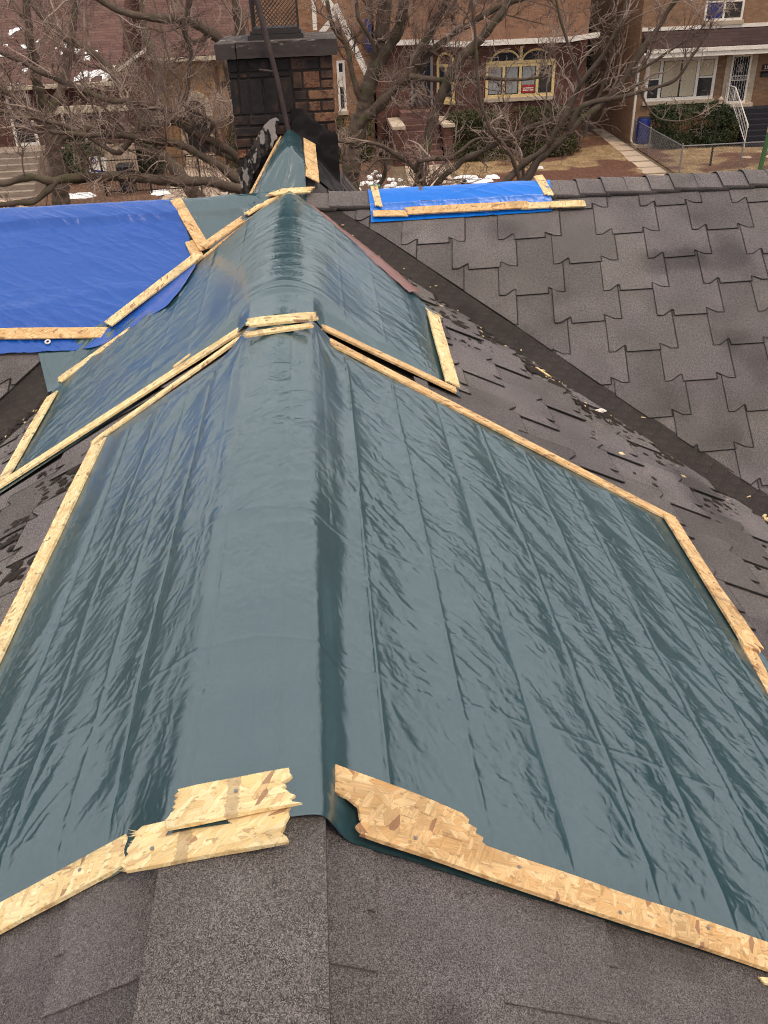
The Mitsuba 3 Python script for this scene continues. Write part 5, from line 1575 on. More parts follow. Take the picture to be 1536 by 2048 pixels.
ro, ri = (ax1 - ax0) / 2, (ax1 - ax0) / 2 - .30
arch = [(ax0, -5.3), (ax0, az)] + [((ax0 + ax1) / 2 - ro * math.cos(t), az + ro * math.sin(t)) for t in tt] + [(ax1, -5.3), (ax1 - .3, -5.3)] + [((ax0 + ax1) / 2 + ri * math.cos(t), az + ri * math.sin(t)) for t in tt] + [(ax0 + .3, az), (ax0 + .3, -5.3)]
hole = Polygon([((ax0 + ax1) / 2 + (ri + .01) * math.cos(t), az + (ri + .01) * math.sin(t)) for t in tt] + [(ax0 + .29, -5.3), (ax1 - .29, -5.3)])


def upright(pg, d, y):
    m = trimesh.creation.extrude_polygon(pg, d, engine='earcut')
    m.apply_transform(trimesh.transformations.rotation_matrix(math.pi / 2, (1, 0, 0)))
    m.apply_translation((0, y, 0))
    return m


r = np.random.default_rng(4)
av = [((ax0 + ax1) / 2, az)]
for k in range(11):
    t0, t1 = math.pi * k / 11 + .012, math.pi * (k + 1) / 11 - .012
    rr = ro + r.uniform(-.02, .08)
    cxa = (ax0 + ax1) / 2
    q = [(cxa + a_ * math.cos(t), az + a_ * math.sin(t)) for a_, t in ((ri, t0), (rr, t0), (rr, (t0 + t1) / 2), (rr, t1), (ri, t1), (ri, (t0 + t1) / 2))]
    part(lh, 'arch_stone', upright(Polygon(q), .10 + r.uniform(0, .02), WY), 'm_stone')
for k in range(6):
    for x0 in (ax0, ax1 - .30):
        z0 = -5.3 + k * .29
        e = r.uniform(-.08, .06)
        part(lh, 'arch_stone', bx(x0 - (e if x0 == ax0 else 0), x0 + .30 + (e if x0 != ax0 else 0), WY - .10, WY, z0 + .008, z0 + .282), 'm_stone')
part(lh, 'door', upright(hole, .02, WY), 'm_dark', label='dark arched front door')
sp = (-3.737, -2.468)
part(lh, 'lamp', cat([trimesh.creation.torus(.09, .03, major_sections=14, minor_sections=6).apply_transform(trimesh.transformations.rotation_matrix(math.pi / 2, (1, 0, 0))).apply_translation((sp[0], 42.95, sp[1]))]), 'm_dark')
for i in range(3):
    part(lh, 'step', bx(-5.8, -4.5, 42.9 - .35 * (3 - i), 42.99, G, G + .16 * (i + 1)), 'm_concrete')
# black iron fence before it
ifn = thing('iron_fence', 'black iron picket fence before the house with the arched doorway', 'fence')
fy = 36.9
for x in (-8.35, -6.55, -4.55, -2.6):
    part(ifn, 'post', cat([bx(x - .035, x + .035, fy - .035, fy + .035, G, G + 1.62), bx(x - .05, x + .05, fy - .05, fy + .05, G + 1.62, G + 1.67)]), 'm_black_metal')
for z in (.18, 1.35):
    part(ifn, 'rail', bx(-8.35, -2.6, fy - .018, fy + .018, G + z, G + z + .035), 'm_black_metal')
for x in np.arange(-8.25, -2.6, .115):
    part(ifn, 'picket', tube([(x, fy, G + .08), (x, fy, G + 1.5)], .009, 4), 'm_black_metal')
bn = thing('trash_bin', 'dark navy wheeled bin behind the left end of the black iron fence', 'bin')
part(bn, 'body', trimesh.convex.convex_hull(np.array([(-7.55 + sx * .26, 37.5 + sy * .26, G + .08) for sx in (-1, 1) for sy in (-1, 1)] + [(-7.55 + sx * .31, 37.5 + sy * .33, G + 1.05) for sx in (-1, 1) for sy in (-1, 1)])), 'm_navy')
part(bn, 'lid', trimesh.convex.convex_hull(np.array([(-7.55 + sx * .34, 37.5 + sy * .36, G + 1.055) for sx in (-1, 1) for sy in (-1, 1)] + [(-7.55 + sx * .28, 37.5 + sy * .28, G + 1.13) for sx in (-1, 1) for sy in (-1, 1)])), 'm_black_metal')

# ---- far left: bungalow, snow on the roof, stone steps
fl = thing('house', 'maroon bungalow with snow along its eave and broad stone steps, far left', 'house')
part(fl, 'wall', bx(-19, -7.2, 41.2, 51, G, -1.95), 'm_brick_maroon')
rf = trimesh.convex.convex_hull(np.array([(-19.5, 40.6, -1.95), (-7.7, 40.6, -1.95), (-19.5, 51.5, -1.95), (-7.7, 51.5, -1.95), (-19.5, 46, 2.1), (-7.7, 46, 2.1)]))
flr = part(fl, 'roof', rf, 'm_roof_maroon')
sl = 4.05 / 5.4
nrng = np.random.default_rng(15)
sv, xs, ts = [], np.linspace(-19.3, -7.8, 150), np.linspace(.02, 2.6, 40)
XX, TT = np.meshgrid(xs, ts)
cov = .55 * F2(XX * .55, TT * 1.1, 4, 33) + .45 * F2(XX * 2.4, TT * 3.0, 3, 37) - TT * .075
m = grid_mesh(XX, 40.6 + TT, -1.95 + TT * sl + np.clip(cov - .49, -.08, .15) * .5 + .01)
keep = (cov.ravel()[m.faces] > .49).all(1)
m.update_faces(keep)
m.remove_unreferenced_vertices()
part(flr, 'snow', m, 'm_snow', smooth=True, kind='stuff', label='melting snow on the lower roof')
part(flr, 'eave', bx(-19.5, -7.7, 40.5, 40.602, -2.12, -1.96), 'm_cream')
gm = upright(Polygon([(-8.6, -4.6), (-6.3, -4.6), (-6.3, -2.0), (-6.55, -1.2), (-7.45, -.95), (-8.6, -2.2)]), .3, 41.1)
part(fl, 'gable', gm, 'm_brick_maroon')
part(fl, 'verge', bargeboard((-8.75, -2.2), (-6.2, -.75), .12, 40.75, .2), 'm_white')
window(fl, -10.6, -8.9, -4.4, -2.9, 41.2, 'm_white', .10, mid=(-9.75,))
part(fl, 'porch_beam', bx(-10.9, -7.6, 40.2, 40.5, -3.05, -2.8), 'm_cream')
for x in (-10.8, -7.8):
    part(fl, 'porch_post', bx(x - .12, x + .12, 40.25, 40.45, G + .02, -3.055), 'm_roof_maroon')
pw = part(fl, 'porch_wall', bx(-10.9, -7.6, 40.2, 40.45, G + .01, -4.35), 'm_concrete')
dr_ = part(fl, 'door', frame_rect(-12.75, -11.75, -4.35, -2.35, 41.2, .13, .07), 'm_white')
part(dr_, 'panel', bx(-12.62, -11.88, 41.16, 41.195, -4.25, -2.45), 'm_navy')
part(fl, 'landing', bx(-13.7, -11.2, 39.6, 41.19, G + .01, -4.36), 'm_step')
for i in range(7):
    part(fl, 'step', lump_box(-13.5, -11.4, 39.6 - .33 * (i + 1), 39.6 - .33 * i - .003, G, -4.36 - .20 * (i + 1), .02, 80 + i), 'm_step', smooth=30)
nt = (-10.889, -3.598)
solo('notice', bx(nt[0] - .14, nt[0] + .14, 40.12, 40.14, nt[1] - .10, nt[1] + .10), 'm_red', 'small red and white notice by the porch on the far left', 'sign')
part('notice', 'print', cat([bx(nt[0] - .11, nt[0] + .11, 40.112, 40.119, nt[1] - .075, nt[1] - .02), bx(nt[0] - .11, nt[0] + .11, 40.112, 40.119, nt[1] + .05, nt[1] + .075)]), 'm_white')
# yard sign
ys = (-8.837, -4.838)
sg = thing('yard_sign', 'tilted white yard sign with a blue emblem on a wire stand', 'sign')


def tilt(m):
    m.apply_transform(trimesh.transformations.rotation_matrix(.16, (0, 1, 0)))
    m.apply_translation((ys[0], 38.5, ys[1]))
    return m


part(sg, 'board', tilt(bx(-.34, .34, -.012, .012, -.32, .32)), 'm_white')
tt = np.linspace(0, 2 * np.pi, 18)
part(sg, 'print', tilt(cat([tube(np.stack([-.16 + .08 * np.cos(tt), tt * 0 - .016, .14 + .10 * np.sin(tt)], -1), .022, 5), bx(-.18, -.14, -.02, -.0125, .10, .18), bx(-.30, .30, -.018, -.0125, -.28, -.20)])), 'm_blue')
part(sg, 'stand', tilt(cat([tube([(-.2, 0, -.3), (-.2, 0, -1.0)], .008, 4), tube([(.2, 0, -.3), (.2, 0, -1.0)], .008, 4)])), 'm_grey_metal')

# ---- the neighbours on both sides of the house below, beside the picture; the tarps mirror them
for sx, yy, lab in ((1, 1.0, 'neighbouring brick house close by on the right, beyond the picture'), (1, -16.0, 'second brick house further back on the right, behind the camera')):
    nh = thing('house', lab, 'house')
    xa, xb = (9.4, 17.0) if sx > 0 else (-17.0, -9.4)
    if yy < -10:
        xa, xb = xa + 1, xb + 1
    part(nh, 'wall', bx(xa, xb, yy - 8, yy + 9, G, -1.3), 'm_brick_maroon')
    xm = (xa + xb) / 2
    part(nh, 'roof', trimesh.convex.convex_hull(np.array([(xa - .4, yy - 8.4, -1.3), (xb + .4, yy - 8.4, -1.3), (xa - .4, yy + 9.4, -1.3), (xb + .4, yy + 9.4, -1.3), (xm, yy - 4, 1.5), (xm, yy + 5, 1.5)])), 'm_roof_dark')
for i, x in enumerate((-32, 33, 44, -45)):
    nh = thing('house', ('first', 'second', 'third', 'fourth')[i] + ' further brick house along the far side of the street, beyond the picture', 'house')
    part(nh, 'wall', bx(x - 5, x + 5, WY, WY + 11, G, -.2), 'm_brick_tan' if i % 2 else 'm_brick_maroon')
    part(nh, 'roof', trimesh.convex.convex_hull(np.array([(x - 5.4, WY - .4, -.2), (x + 5.4, WY - .4, -.2), (x - 5.4, WY + 11.4, -.2), (x + 5.4, WY + 11.4, -.2), (x, WY + 2, 3.4), (x, WY + 9, 3.4)])), 'm_roof_maroon')

# ---- the two pale cables running down on the left
for i, (a, b, w) in enumerate((((-3.374, 19.000, 1.361), (-3.634, 23.000, -1.469), .022), ((-2.653, 19.000, 1.336), (-2.949, 23.000, -1.004), .020))):
    solo('cable', tube([a, tuple((np.array(a) + np.array(b)) / 2 - [0, 0, .03]), b], w, 5), 'm_stone', ('left', 'right')[i] + ' of the two pale straight cables slanting down through the branches', 'cable')

# ---- person on the far sidewalk, head and shoulders above the ridge
pc = np.array([(4.676, 27.732)[0], (4.676, 27.732)[1], 0])
import manifold3d as m3


def hull_spheres(a, ra, b, rb):
    s1 = m3.Manifold.sphere(ra, 18).translate(tuple(map(float, a)))
    s2 = m3.Manifold.sphere(rb, 18).translate(tuple(map(float, b)))
    return m3.Manifold.batch_hull([s1, s2])


def man(parts_):
    m = m3.Manifold.batch_boolean([hull_spheres(*q) for q in parts_], m3.OpType.Add).refine_to_length(.03)
    q = m.to_mesh()
    t = trimesh.Trimesh(q.vert_properties[:, :3], q.tri_verts)
    trimesh.smoothing.filter_taubin(t, iterations=12)
    return t


Hd = 1.60
per = thing('person', 'person in dark jacket and black cap standing on the far side of the street', 'person')
body = man([((0, 0, Hd - .03), .085, (0, .0, Hd + .03), .098), ((0, -.03, Hd - .05), .06, (0, -.02, Hd), .08), ((0, 0, Hd - .22), .055, (0, 0, Hd - .05), .055),
            ((-.05, -.085, Hd - .01), .014, (-.05, -.095, Hd - .01), .012), ((0, -.10, Hd + .005), .012, (0, -.115, Hd - .025), .016), ((.098, 0, Hd - .01), .02, (.10, .01, Hd + .01), .02), ((-.098, 0, Hd - .01), .02, (-.10, .01, Hd + .01), .02)])
body.apply_transform(trimesh.transformations.rotation_matrix(.5, (0, 0, 1)))
body.apply_translation((pc[0], pc[1], G))
part(per, 'head', body, 'm_skin', smooth=True)
jacket = man([((-.17, 0, 1.40), .085, (.17, 0, 1.40), .085), ((0, 0, 1.36), .15, (0, 0, .95), .16), ((-.17, 0, 1.40), .08, (-.27, 0, 1.12), .06), ((-.27, 0, 1.12), .06, (-.24, -.16, .92), .05),
              ((.17, 0, 1.40), .08, (.27, 0, 1.12), .06), ((.27, 0, 1.12), .06, (.24, -.16, .92), .05), ((-.08, 0, .95), .13, (.08, 0, .95), .13)])
jacket.apply_translation((pc[0], pc[1], G))
part(per, 'jacket', jacket, 'm_navy', smooth=True)
legs = man([((-.09, 0, .93), .10, (-.10, 0, .50), .075), ((-.10, 0, .50), .075, (-.10, .02, .09), .055), ((.09, 0, .93), .10, (.10, 0, .50), .075), ((.10, 0, .50), .075, (.10, .02, .09), .055),
            ((-.10, .02, .06), .05, (-.10, -.13, .04), .04), ((.10, .02, .06), .05, (.10, -.13, .04), .04)])
legs.apply_translation((pc[0], pc[1], G))
part(per, 'trousers', legs, 'm_black_metal', smooth=True)
for s in (-1, 1):
    hd = man([((s * .24, -.18, .90), .035, (s * .23, -.22, .86), .032)] + [((s * .23 + q * .018, -.22, .86), .011, (s * .22 + q * .02, -.26, .80 + abs(q) * .008), .009) for q in (-1.5, -.5, .5, 1.5)] + [((s * .21, -.20, .88), .012, (s * .19, -.24, .85), .010)])
    hd.apply_translation((pc[0], pc[1], G))
    part(per, 'hand', hd, 'm_skin', smooth=True)
cap_ = man([((0, 0, Hd + .06), .105, (0, .0, Hd + .075), .10), ((-.05, -.11, Hd + .055), .014, (.05, -.11, Hd + .055), .014), ((-.04, -.19, Hd + .035), .010, (.04, -.19, Hd + .035), .010), ((-.05, -.10, Hd + .055), .014, (-.04, -.19, Hd + .035), .010), ((.05, -.10, Hd + .055), .014, (.04, -.19, Hd + .035), .010), ((0, -.10, Hd + .056), .014, (0, -.19, Hd + .036), .011)])
lg = bx(-.03, .03, -.118, -.100, Hd + .085, Hd + .125)
for m_ in (cap_, lg):
    m_.apply_transform(trimesh.transformations.rotation_matrix(.5, (0, 0, 1)))
    m_.apply_translation((pc[0], pc[1], G))
cp = part(per, 'cap', cap_, 'm_navy', smooth=True)
part(cp, 'badge', lg, 'm_white')


# ---------------------------------------------------------------- bare trees: limbs set by hand, branches and twigs grown on them
def spline(p, n):
    p = np.asarray(p, float)
    d = np.concatenate([[0], np.cumsum(np.linalg.norm(np.diff(p[:, :3], axis=0), axis=1))])
    from scipy.interpolate import PchipInterpolator
    t = np.linspace(0, d[-1], n)
    return PchipInterpolator(d, p)(t)


class Tree:
    def __init__(self, name, label, seed, group='bare trees along the street', fine=1.0):
        self.fine = fine
        self.key = thing(name, label, 'tree', group)
        self.r = np.random.default_rng(seed)
        self.tw = []

    def limb(self, pts, w0, w1, name='limb', kids=3.0, length=1.5, rough=.10, sides=9, start=.0, depth=None):
        """pts: points in the place; w0, w1: thickness in metres at both ends; kids: branches per metre"""
        p = np.array(pts, float)
        L = np.linalg.norm(np.diff(p, axis=0), axis=1).sum()
        n = max(10, int(L / .07))
        q = spline(p, n)
        r = self.r
        rad = np.interp(np.linspace(0, 1, n), [0, 1], [w0 / 2, w1 / 2])
        wob = np.stack([meshkit.fbm(np.stack([np.arange(n) * .14, np.full(n, k * 5.0), np.full(n, float(r.integers(99)))], -1), 3, 5) - .5 for k in range(3)], -1)
        fade = np.minimum(np.arange(n), 6)[:, None] / 6
        q = q + wob * fade * np.minimum(rad[:, None] * 2.6, .10)
        rad = rad * (1 + .26 * (meshkit.fbm(np.stack([np.arange(n) * .45, np.zeros(n), np.full(n, float(r.integers(99)))], -1), 3) - .5) * 2)
        m = tube(q, rad, sides)
        vv = m.vertices
        cc = np.vstack([np.repeat(q, sides, 0), q[:1], q[-1:]])
        bump = meshkit.fbm(vv * [34, 34, 22], 3, 4)[:, None] - .5
        m.vertices = cc + (vv - cc) * (1 + .38 * bump)
        part(self.key, name, m, 'm_bark', smooth=True)
        for k in range(int(L * kids)):
            i = int(r.uniform(start + .04, .99) * (n - 2)) + 1
            t = q[min(i + 1, n - 1)] - q[i - 1]
            self.branch(q[i], t / (np.linalg.norm(t) + 1e-9), length * r.uniform(.45, 1.25), min(rad[i] * .50, .010 + .008 * length), 1)
        # the limb's tip carries on
        t = q[-1] - q[-3]
        for k in range(2 if w1 < .2 else 0):
            self.branch(q[-1], t / np.linalg.norm(t), length * r.uniform(.8, 1.3), min(rad[-1] * .7, .03), 1, spread=.55)

    def branch(self, p, d, L, rad, level, spread=.95):
        r = self.r
        v = r.normal(0, 1, 3)
        v -= d * (v @ d)
        v /= np.linalg.norm(v)
        d = d * math.cos(spread) + v * math.sin(spread) + np.array([0, 0, .25])
        d /= np.linalg.norm(d)
        n = (9, 7, 5)[level - 1]
        pts, x, dd = [p], p.copy(), d.copy()
        for i in range(n - 1):
            dd = dd + r.normal(0, .27, 3) + [0, 0, .04]
            dd /= np.linalg.norm(dd)
            x = x + dd * L / (n - 1)
            pts.append(x.copy())
        pts = np.array(pts)
        rr = np.linspace(rad, max(rad * .30, .0032 * self.fine), n)
        self.tw.append(tube(pts, rr, (6, 4, 3)[level - 1], False))
        if level < 3:
            for k in range(int(r.integers(*(((6, 10), (4, 7)) if self.fine > 1 else ((4, 7), (2, 5)))[level - 1]))):
                i = int(r.integers(1, n - 1))
                self.branch(pts[i], (pts[i + 1] - pts[i]) / np.linalg.norm(pts[i + 1] - pts[i]), L * r.uniform(.28, .62), max(rr[i] * .58, .0038 * self.fine), level + 1, spread=r.uniform(.55, 1.15))

    def done(self):
        part(self.key, 'twigs', cat(self.tw), 'm_twig', kind='stuff', smooth=True)


# far left parkway tree
t = Tree('bare_tree', 'bare tree with a stout upright trunk before the stone steps on the far left', 1, fine=1.5)
b = (-8.577, 31.000, -5.061)
t.limb([(b[0], 31, G), b, (-8.377, 31.000, -3.550), (-8.394, 31.000, -2.857), (-8.397, 31.000, -2.064), (-8.377, 31.000, -1.454)], .66, .46, 'trunk', kids=.6, length=2.2, start=.6)
t.limb([(-8.401, 31.000, -1.815), (-8.313, 30.600, -0.853), (-8.113, 30.200, 0.378), (-7.919, 30.000, 1.520), (-7.758, 30.000, 2.603)], .34, .12, length=2.4, kids=2.8)
t.limb([(-8.397, 31.000, -2.064), (-7.715, 31.400, -1.162), (-7.357, 31.800, -0.142), (-6.976, 32.000, 1.072), (-6.570, 32.000, 2.369)], .34, .12, length=2.4, kids=2.8)
t.limb([(-8.351, 31.000, -3.088), (-7.312, 30.500, -2.534), (-6.390, 30.000, -2.754), (-5.709, 30.000, -3.052)], .20, .08, length=1.8)
t.limb([(-8.404, 31.000, -2.630), (-8.726, 30.500, -1.886), (-9.117, 30.200, -1.338), (-9.835, 30.000, -0.873)], .26, .10, length=2.2, kids=2.8)
t.done()
# second far tree, its stem slanting from the middle to the upper left
t = Tree('bare_tree', 'bare tree whose trunk slants to the upper left before the golden brick house', 2, fine=1.4)
b = (-3.273, 28.000, -4.662)
t.limb([(b[0] + .1, 28, G), b, (-3.644, 28.000, -4.048), (-4.113, 28.000, -3.373), (-4.683, 28.000, -2.782), (-5.230, 28.000, -2.315)], .50, .34, 'trunk', kids=.8, length=1.8, start=.5)
t.limb([(-4.499, 28.000, -3.000), (-4.780, 28.000, -2.090), (-5.072, 28.000, -1.476), (-5.415, 28.000, -0.747), (-5.836, 28.000, -0.199), (-6.571, 28.000, 0.238), (-7.133, 28.000, 0.862), (-7.480, 28.000, 1.519)], .34, .14, length=2.1, kids=2.8)
t.limb([(-5.230, 28.000, -2.315), (-5.919, 28.000, -1.971), (-6.827, 28.000, -2.160), (-7.615, 28.000, -1.828), (-8.413, 28.000, -1.594), (-9.218, 28.000, -1.426)], .28, .10, length=1.9, kids=2.8)
t.limb([(-4.664, 28.000, -2.258), (-4.300, 28.200, -1.333), (-4.262, 28.400, -0.442), (-4.443, 28.600, 0.312), (-4.417, 28.800, 1.405)], .30, .14, length=2.0, kids=2.2)
t.done()
# the near tree behind the chimney, its long limbs reaching left
t = Tree('bare_tree', 'bare tree hidden behind the chimney, its long mossy limbs reaching left over the blue tarp', 3, fine=1.02)
b = (-1.034, 17.500, -2.276)
t.limb([(b[0] + .1, 17.5, G), b, (-1.078, 17.500, -1.904), (-1.145, 17.500, -1.584)], .48, .34, 'trunk', kids=0.0)
t.limb([(-1.066, 17.500, -2.042), (-1.356, 17.000, -1.881), (-1.925, 16.600, -1.625), (-2.755, 16.300, -1.510), (-3.453, 16.000, -1.369), (-3.909, 15.800, -1.325), (-4.193, 15.600, -1.313), (-4.520, 15.400, -1.180), (-4.964, 15.200, -1.245), (-5.377, 15.000, -1.239)], .205, .10, length=1.2, kids=3.2)
t.limb([(-4.177, 15.600, -1.314), (-4.352, 15.500, -1.462), (-4.607, 15.400, -1.597), (-5.046, 15.200, -1.555), (-5.353, 15.000, -1.434)], .13, .07, length=.9, kids=3.0)
t.limb([(-1.115, 17.500, -1.975), (-1.276, 17.200, -1.728), (-1.915, 17.000, -1.268), (-2.112, 16.800, -1.058), (-2.696, 16.600, -0.917), (-3.152, 16.400, -0.761), (-3.691, 16.200, -0.692), (-4.205, 16.000, -0.593)], .20, .06, length=1.3, kids=3.2)
t.limb([(-1.145, 17.500, -1.584), (-1.288, 17.300, -1.322), (-2.022, 17.100, -0.889), (-2.337, 17.000, -0.695), (-2.912, 16.900, -0.738), (-3.161, 16.800, -0.984), (-3.334, 16.700, -1.059), (-3.715, 16.600, -0.805), (-4.150, 16.500, -0.555), (-4.598, 16.400, -0.420)], .165, .06, length=1.2, kids=3.2)
t.limb([(-1.358, 17.300, -1.362), (-1.812, 17.200, -1.049), (-2.179, 17.100, -0.575), (-2.492, 17.000, -0.411), (-3.210, 16.900, -0.288), (-3.969, 16.800, 0.067), (-4.253, 16.700, 0.187), (-4.852, 16.600, 0.518), (-5.241, 16.500, 0.671)], .14, .07, length=1.3, kids=3.5)
t.limb([(-2.179, 17.100, -0.575), (-2.031, 17.000, -0.327), (-1.888, 16.900, 0.072), (-1.784, 16.800, 0.457), (-1.846, 16.700, 0.688), (-1.787, 16.600, 0.944), (-1.667, 16.500, 1.330)], .085, .05, length=.9, kids=4.1)
t.limb([(-1.808, 17.200, -1.023), (-1.686, 17.100, -0.863), (-1.584, 17.000, -0.712), (-1.797, 16.900, -0.535), (-2.040, 16.800, -0.480)], .09, .05, length=.7, kids=4.1)
t.limb([(-1.145, 17.500, -1.584), (-1.248, 18.000, -0.471), (-1.400, 18.000, 0.486), (-1.610, 17.900, 0.713), (-1.933, 17.800, 0.854), (-2.261, 17.600, 0.934), (-2.570, 17.400, 0.968), (-3.090, 17.200, 1.155), (-3.496, 17.000, 1.389)], .26, .09, length=1.4, kids=3.0)
t.limb([(-1.323, 18.000, 0.036), (-1.015, 18.000, 0.670), (-1.046, 18.000, 1.138), (-1.033, 18.000, 1.590)], .22, .12, length=1.3, kids=2.7)
t.limb([(-1.562, 17.900, 0.679), (-1.764, 17.900, 0.514), (-1.913, 17.800, 0.525), (-1.954, 17.700, 0.642), (-1.791, 17.600, 1.173), (-1.693, 17.600, 1.538)], .08, .05, length=.9, kids=4.1)
t.done()
# the big tree right of the chimney
t = Tree('bare_tree', 'largest bare tree, several thick stems rising right of the chimney', 4, fine=1.4)
b = (1.161, 27.000, -4.668)
t.limb([(b[0], 27, G), b, (1.114, 27.000, -3.870), (1.361, 27.000, -2.567), (1.793, 27.000, -1.339), (2.101, 27.000, -0.350), (2.336, 27.000, 0.834), (2.419, 27.000, 1.742)], .62, .32, 'trunk', kids=.8, length=2.0, start=.4)
t.limb([(1.903, 27.000, -1.089), (2.190, 26.800, -0.561), (2.607, 26.600, 0.134), (2.833, 26.400, 0.828), (3.075, 26.300, 1.711)], .36, .22, length=2.0, kids=2.3)
t.limb([(1.274, 27.000, -2.563), (1.710, 26.800, -1.985), (2.130, 26.500, -1.593), (2.817, 26.200, -0.919), (3.364, 26.000, 0.040), (3.698, 25.800, 0.585), (3.953, 25.600, 1.133)], .33, .18, length=1.8, kids=2.9)
t.limb([(2.238, 26.600, -1.545), (3.130, 26.400, -0.777), (3.575, 26.200, -0.297), (4.180, 26.000, 0.090), (5.040, 25.800, 0.535), (5.869, 25.600, 0.790), (6.708, 25.500, 1.146)], .22, .10, length=1.7, kids=3.5)
b2 = (2.980, 25.500, -4.425)
t.limb([(b2[0] - .2, 25.6, G), b2, (3.138, 25.500, -3.143), (3.425, 25.500, -1.997), (3.833, 25.400, -1.047), (4.251, 25.300, -0.384), (4.852, 25.200, 0.101), (5.205, 25.100, 0.582), (5.566, 25.000, 1.188)], .37, .19, 'stem', kids=2.6, length=1.8)
t.limb([(2.818, 25.800, -0.920), (3.672, 25.600, -1.023), (4.788, 25.400, -1.015), (5.451, 25.200, -1.072), (6.313, 25.000, -0.995)], .16, .06, length=1.3, kids=3.8)
t.limb([(1.350, 27.000, -2.769), (1.044, 26.800, -2.390), (0.765, 26.600, -2.613), (0.293, 26.400, -2.760)], .30, .16, length=1.2, kids=2.9)
t.limb([(0.940, 27.000, -4.292), (1.771, 26.900, -4.097), (2.119, 26.700, -3.581), (2.148, 26.600, -3.356)], .20, .12, length=.9, kids=2.9)
t.limb([(1.631, 27.000, -1.784), (1.343, 26.900, -0.931), (1.173, 26.800, -0.179), (0.902, 26.700, 0.313), (0.765, 26.600, 0.899)], .20, .10, length=1.6, kids=3.5)
t.limb([(1.745, 27.000, -1.465), (2.013, 26.800, -0.456), (1.727, 26.600, 0.168), (1.577, 26.500, 0.528), (1.496, 26.400, 1.102)], .16, .08, length=1.5, kids=3.5)
t.done()
# two young trees on the near verge, low crotches just beyond the ridge
t = Tree('bare_tree', 'young bare tree forking just behind the bright blue tarp', 5)
b = (2.213, 16.500, -2.092)
t.limb([(b[0], 16.5, G), (b[0], 16.5, b[2] - 1.0), b], .17, .15, 'trunk', kids=0)
t.limb([b, (2.441, 16.400, -1.751), (2.798, 16.300, -1.451), (3.357, 16.100, -1.188), (3.779, 16.000, -0.973), (4.397, 15.800, -0.728), (5.010, 15.600, -0.499), (5.705, 15.500, -0.195)], .125, .05, length=1.0, kids=3.0)
t.limb([b, (2.051, 16.500, -1.707), (1.826, 16.400, -1.447), (1.465, 16.300, -1.205), (1.015, 16.200, -1.037), (0.629, 16.100, -1.004), (0.424, 16.000, -0.804)], .10, .05, length=.9, kids=3.0)
t.limb([(1.959, 16.400, -1.624), (2.023, 16.300, -1.414), (2.539, 16.200, -1.364), (3.088, 16.100, -1.061), (3.459, 16.000, -1.095), (3.917, 15.900, -1.013)], .085, .035, length=.8, kids=3.0)
t.limb([(2.130, 16.500, -2.000), (1.937, 16.400, -1.839), (2.019, 16.300, -1.754)], .06, .04, length=.6, kids=3)
t.limb([(1.826, 16.400, -1.447), (1.326, 16.300, -1.364), (1.044, 16.200, -1.543), (0.779, 16.100, -1.428)], .05, .025, length=.8, kids=3)
t.done()
t = Tree('bare_tree', 'spreading bare tree before the tan brick house, its pale crown leaning right', 6)
b = (3.732, 15.500, -1.818)
t.limb([(b[0], 15.5, G), (b[0], 15.5, b[2] - 1.0), b], .22, .19, 'trunk', kids=0)
t.limb([(3.217, 15.500, -1.934), (3.343, 15.500, -1.766), (3.611, 15.500, -1.483), (4.070, 15.400, -1.136), (4.350, 15.300, -0.663), (4.542, 15.200, -0.191), (4.797, 15.100, 0.165), (5.003, 15.000, 0.578), (5.137, 15.000, 1.105)], .125, .05, length=1.2, kids=2.6)
t.limb([b, (4.044, 15.400, -1.270), (4.559, 15.300, -0.756), (4.743, 15.200, -0.592), (5.153, 15.100, -0.135), (5.526, 15.000, 0.442), (5.764, 14.900, 0.861), (5.899, 14.800, 1.208)], .15, .06, length=1.25, kids=2.8)
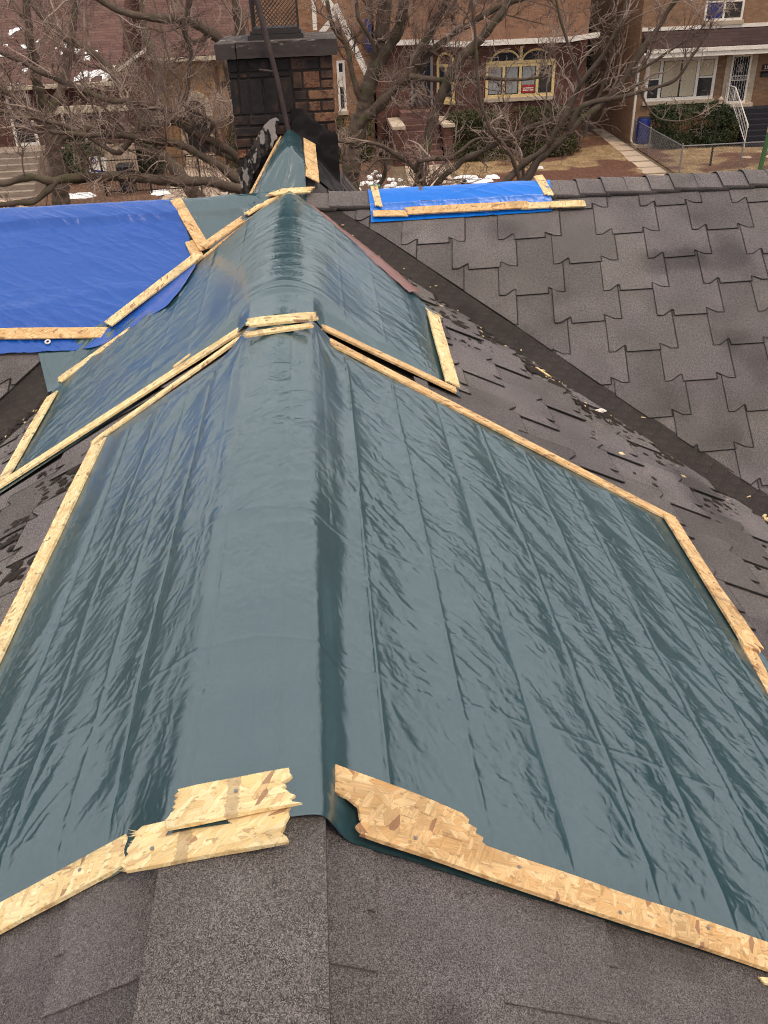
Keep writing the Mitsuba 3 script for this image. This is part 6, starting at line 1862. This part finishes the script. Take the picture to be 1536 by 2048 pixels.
t.limb([(4.427, 15.300, -0.888), (4.627, 15.200, -0.505), (4.970, 15.100, -0.412), (5.484, 15.000, -0.299), (5.982, 14.900, -0.144), (6.168, 14.800, 0.180), (6.354, 14.700, 0.540)], .10, .03, length=1.1, kids=2.6)
t.limb([(3.692, 15.500, -1.717), (3.496, 15.400, -1.299), (3.321, 15.300, -1.062), (3.091, 15.200, -0.775), (2.898, 15.100, -0.352), (2.781, 15.000, 0.494), (2.674, 14.900, 1.193)], .075, .04, length=.9, kids=2.6)
t.limb([(4.743, 15.200, -0.592), (4.975, 15.100, 0.158), (4.963, 15.000, 0.579), (4.781, 14.900, 1.118)], .06, .035, length=1.2, kids=2.8)
t.limb([(5.153, 15.100, -0.135), (5.583, 15.000, 0.070), (5.880, 14.900, 0.275), (6.237, 14.800, 0.540)], .06, .025, length=1.0, kids=2.8)
t.limb([(4.542, 15.200, -0.191), (4.302, 15.100, 0.325), (4.086, 15.000, 0.747), (3.954, 14.900, 1.148)], .06, .035, length=1.2, kids=2.8)
t.limb([(5.484, 15.000, -0.299), (5.902, 14.900, -0.733), (6.115, 14.800, -0.745), (6.395, 14.800, -0.683)], .035, .015, length=.4, kids=2)
t.done()
# trees further along the street on both sides, beyond the picture; the tarps mirror their crowns
for i, (x, y, hgt) in enumerate(((15.5, 27.5, 11), (24, 28, 12), (22, 17, 10), (-21, 28, 12), (-16, 16.5, 10), (34, 28, 12))):
    t = Tree('bare_tree', ('first', 'second', 'third', 'fourth', 'fifth', 'sixth')[i] + ' of the bare trees along the street beyond the borders of the picture', 20 + i)
    if i == 0:
        y += 3
        x += 6
    t.limb([(x, y, G), (x + .1, y, G + 2), (x + .05, y, G + 3.4)], .55, .42, 'trunk', kids=0)
    r = t.r
    for k in range(6):
        a = k * 1.05 + r.uniform(-.3, .3)
        p = np.array([x, y, G + r.uniform(2.4, 3.4)])
        pts = [p]
        for s in range(4):
            p = p + np.array([math.cos(a) * r.uniform(.5, 1.1), math.sin(a) * r.uniform(.5, 1.1), hgt / 5.5 * r.uniform(.6, 1.2)])
            pts.append(p)
        t.limb(pts, .26, .07, kids=1.6, length=2.0, sides=6)
    t.done()
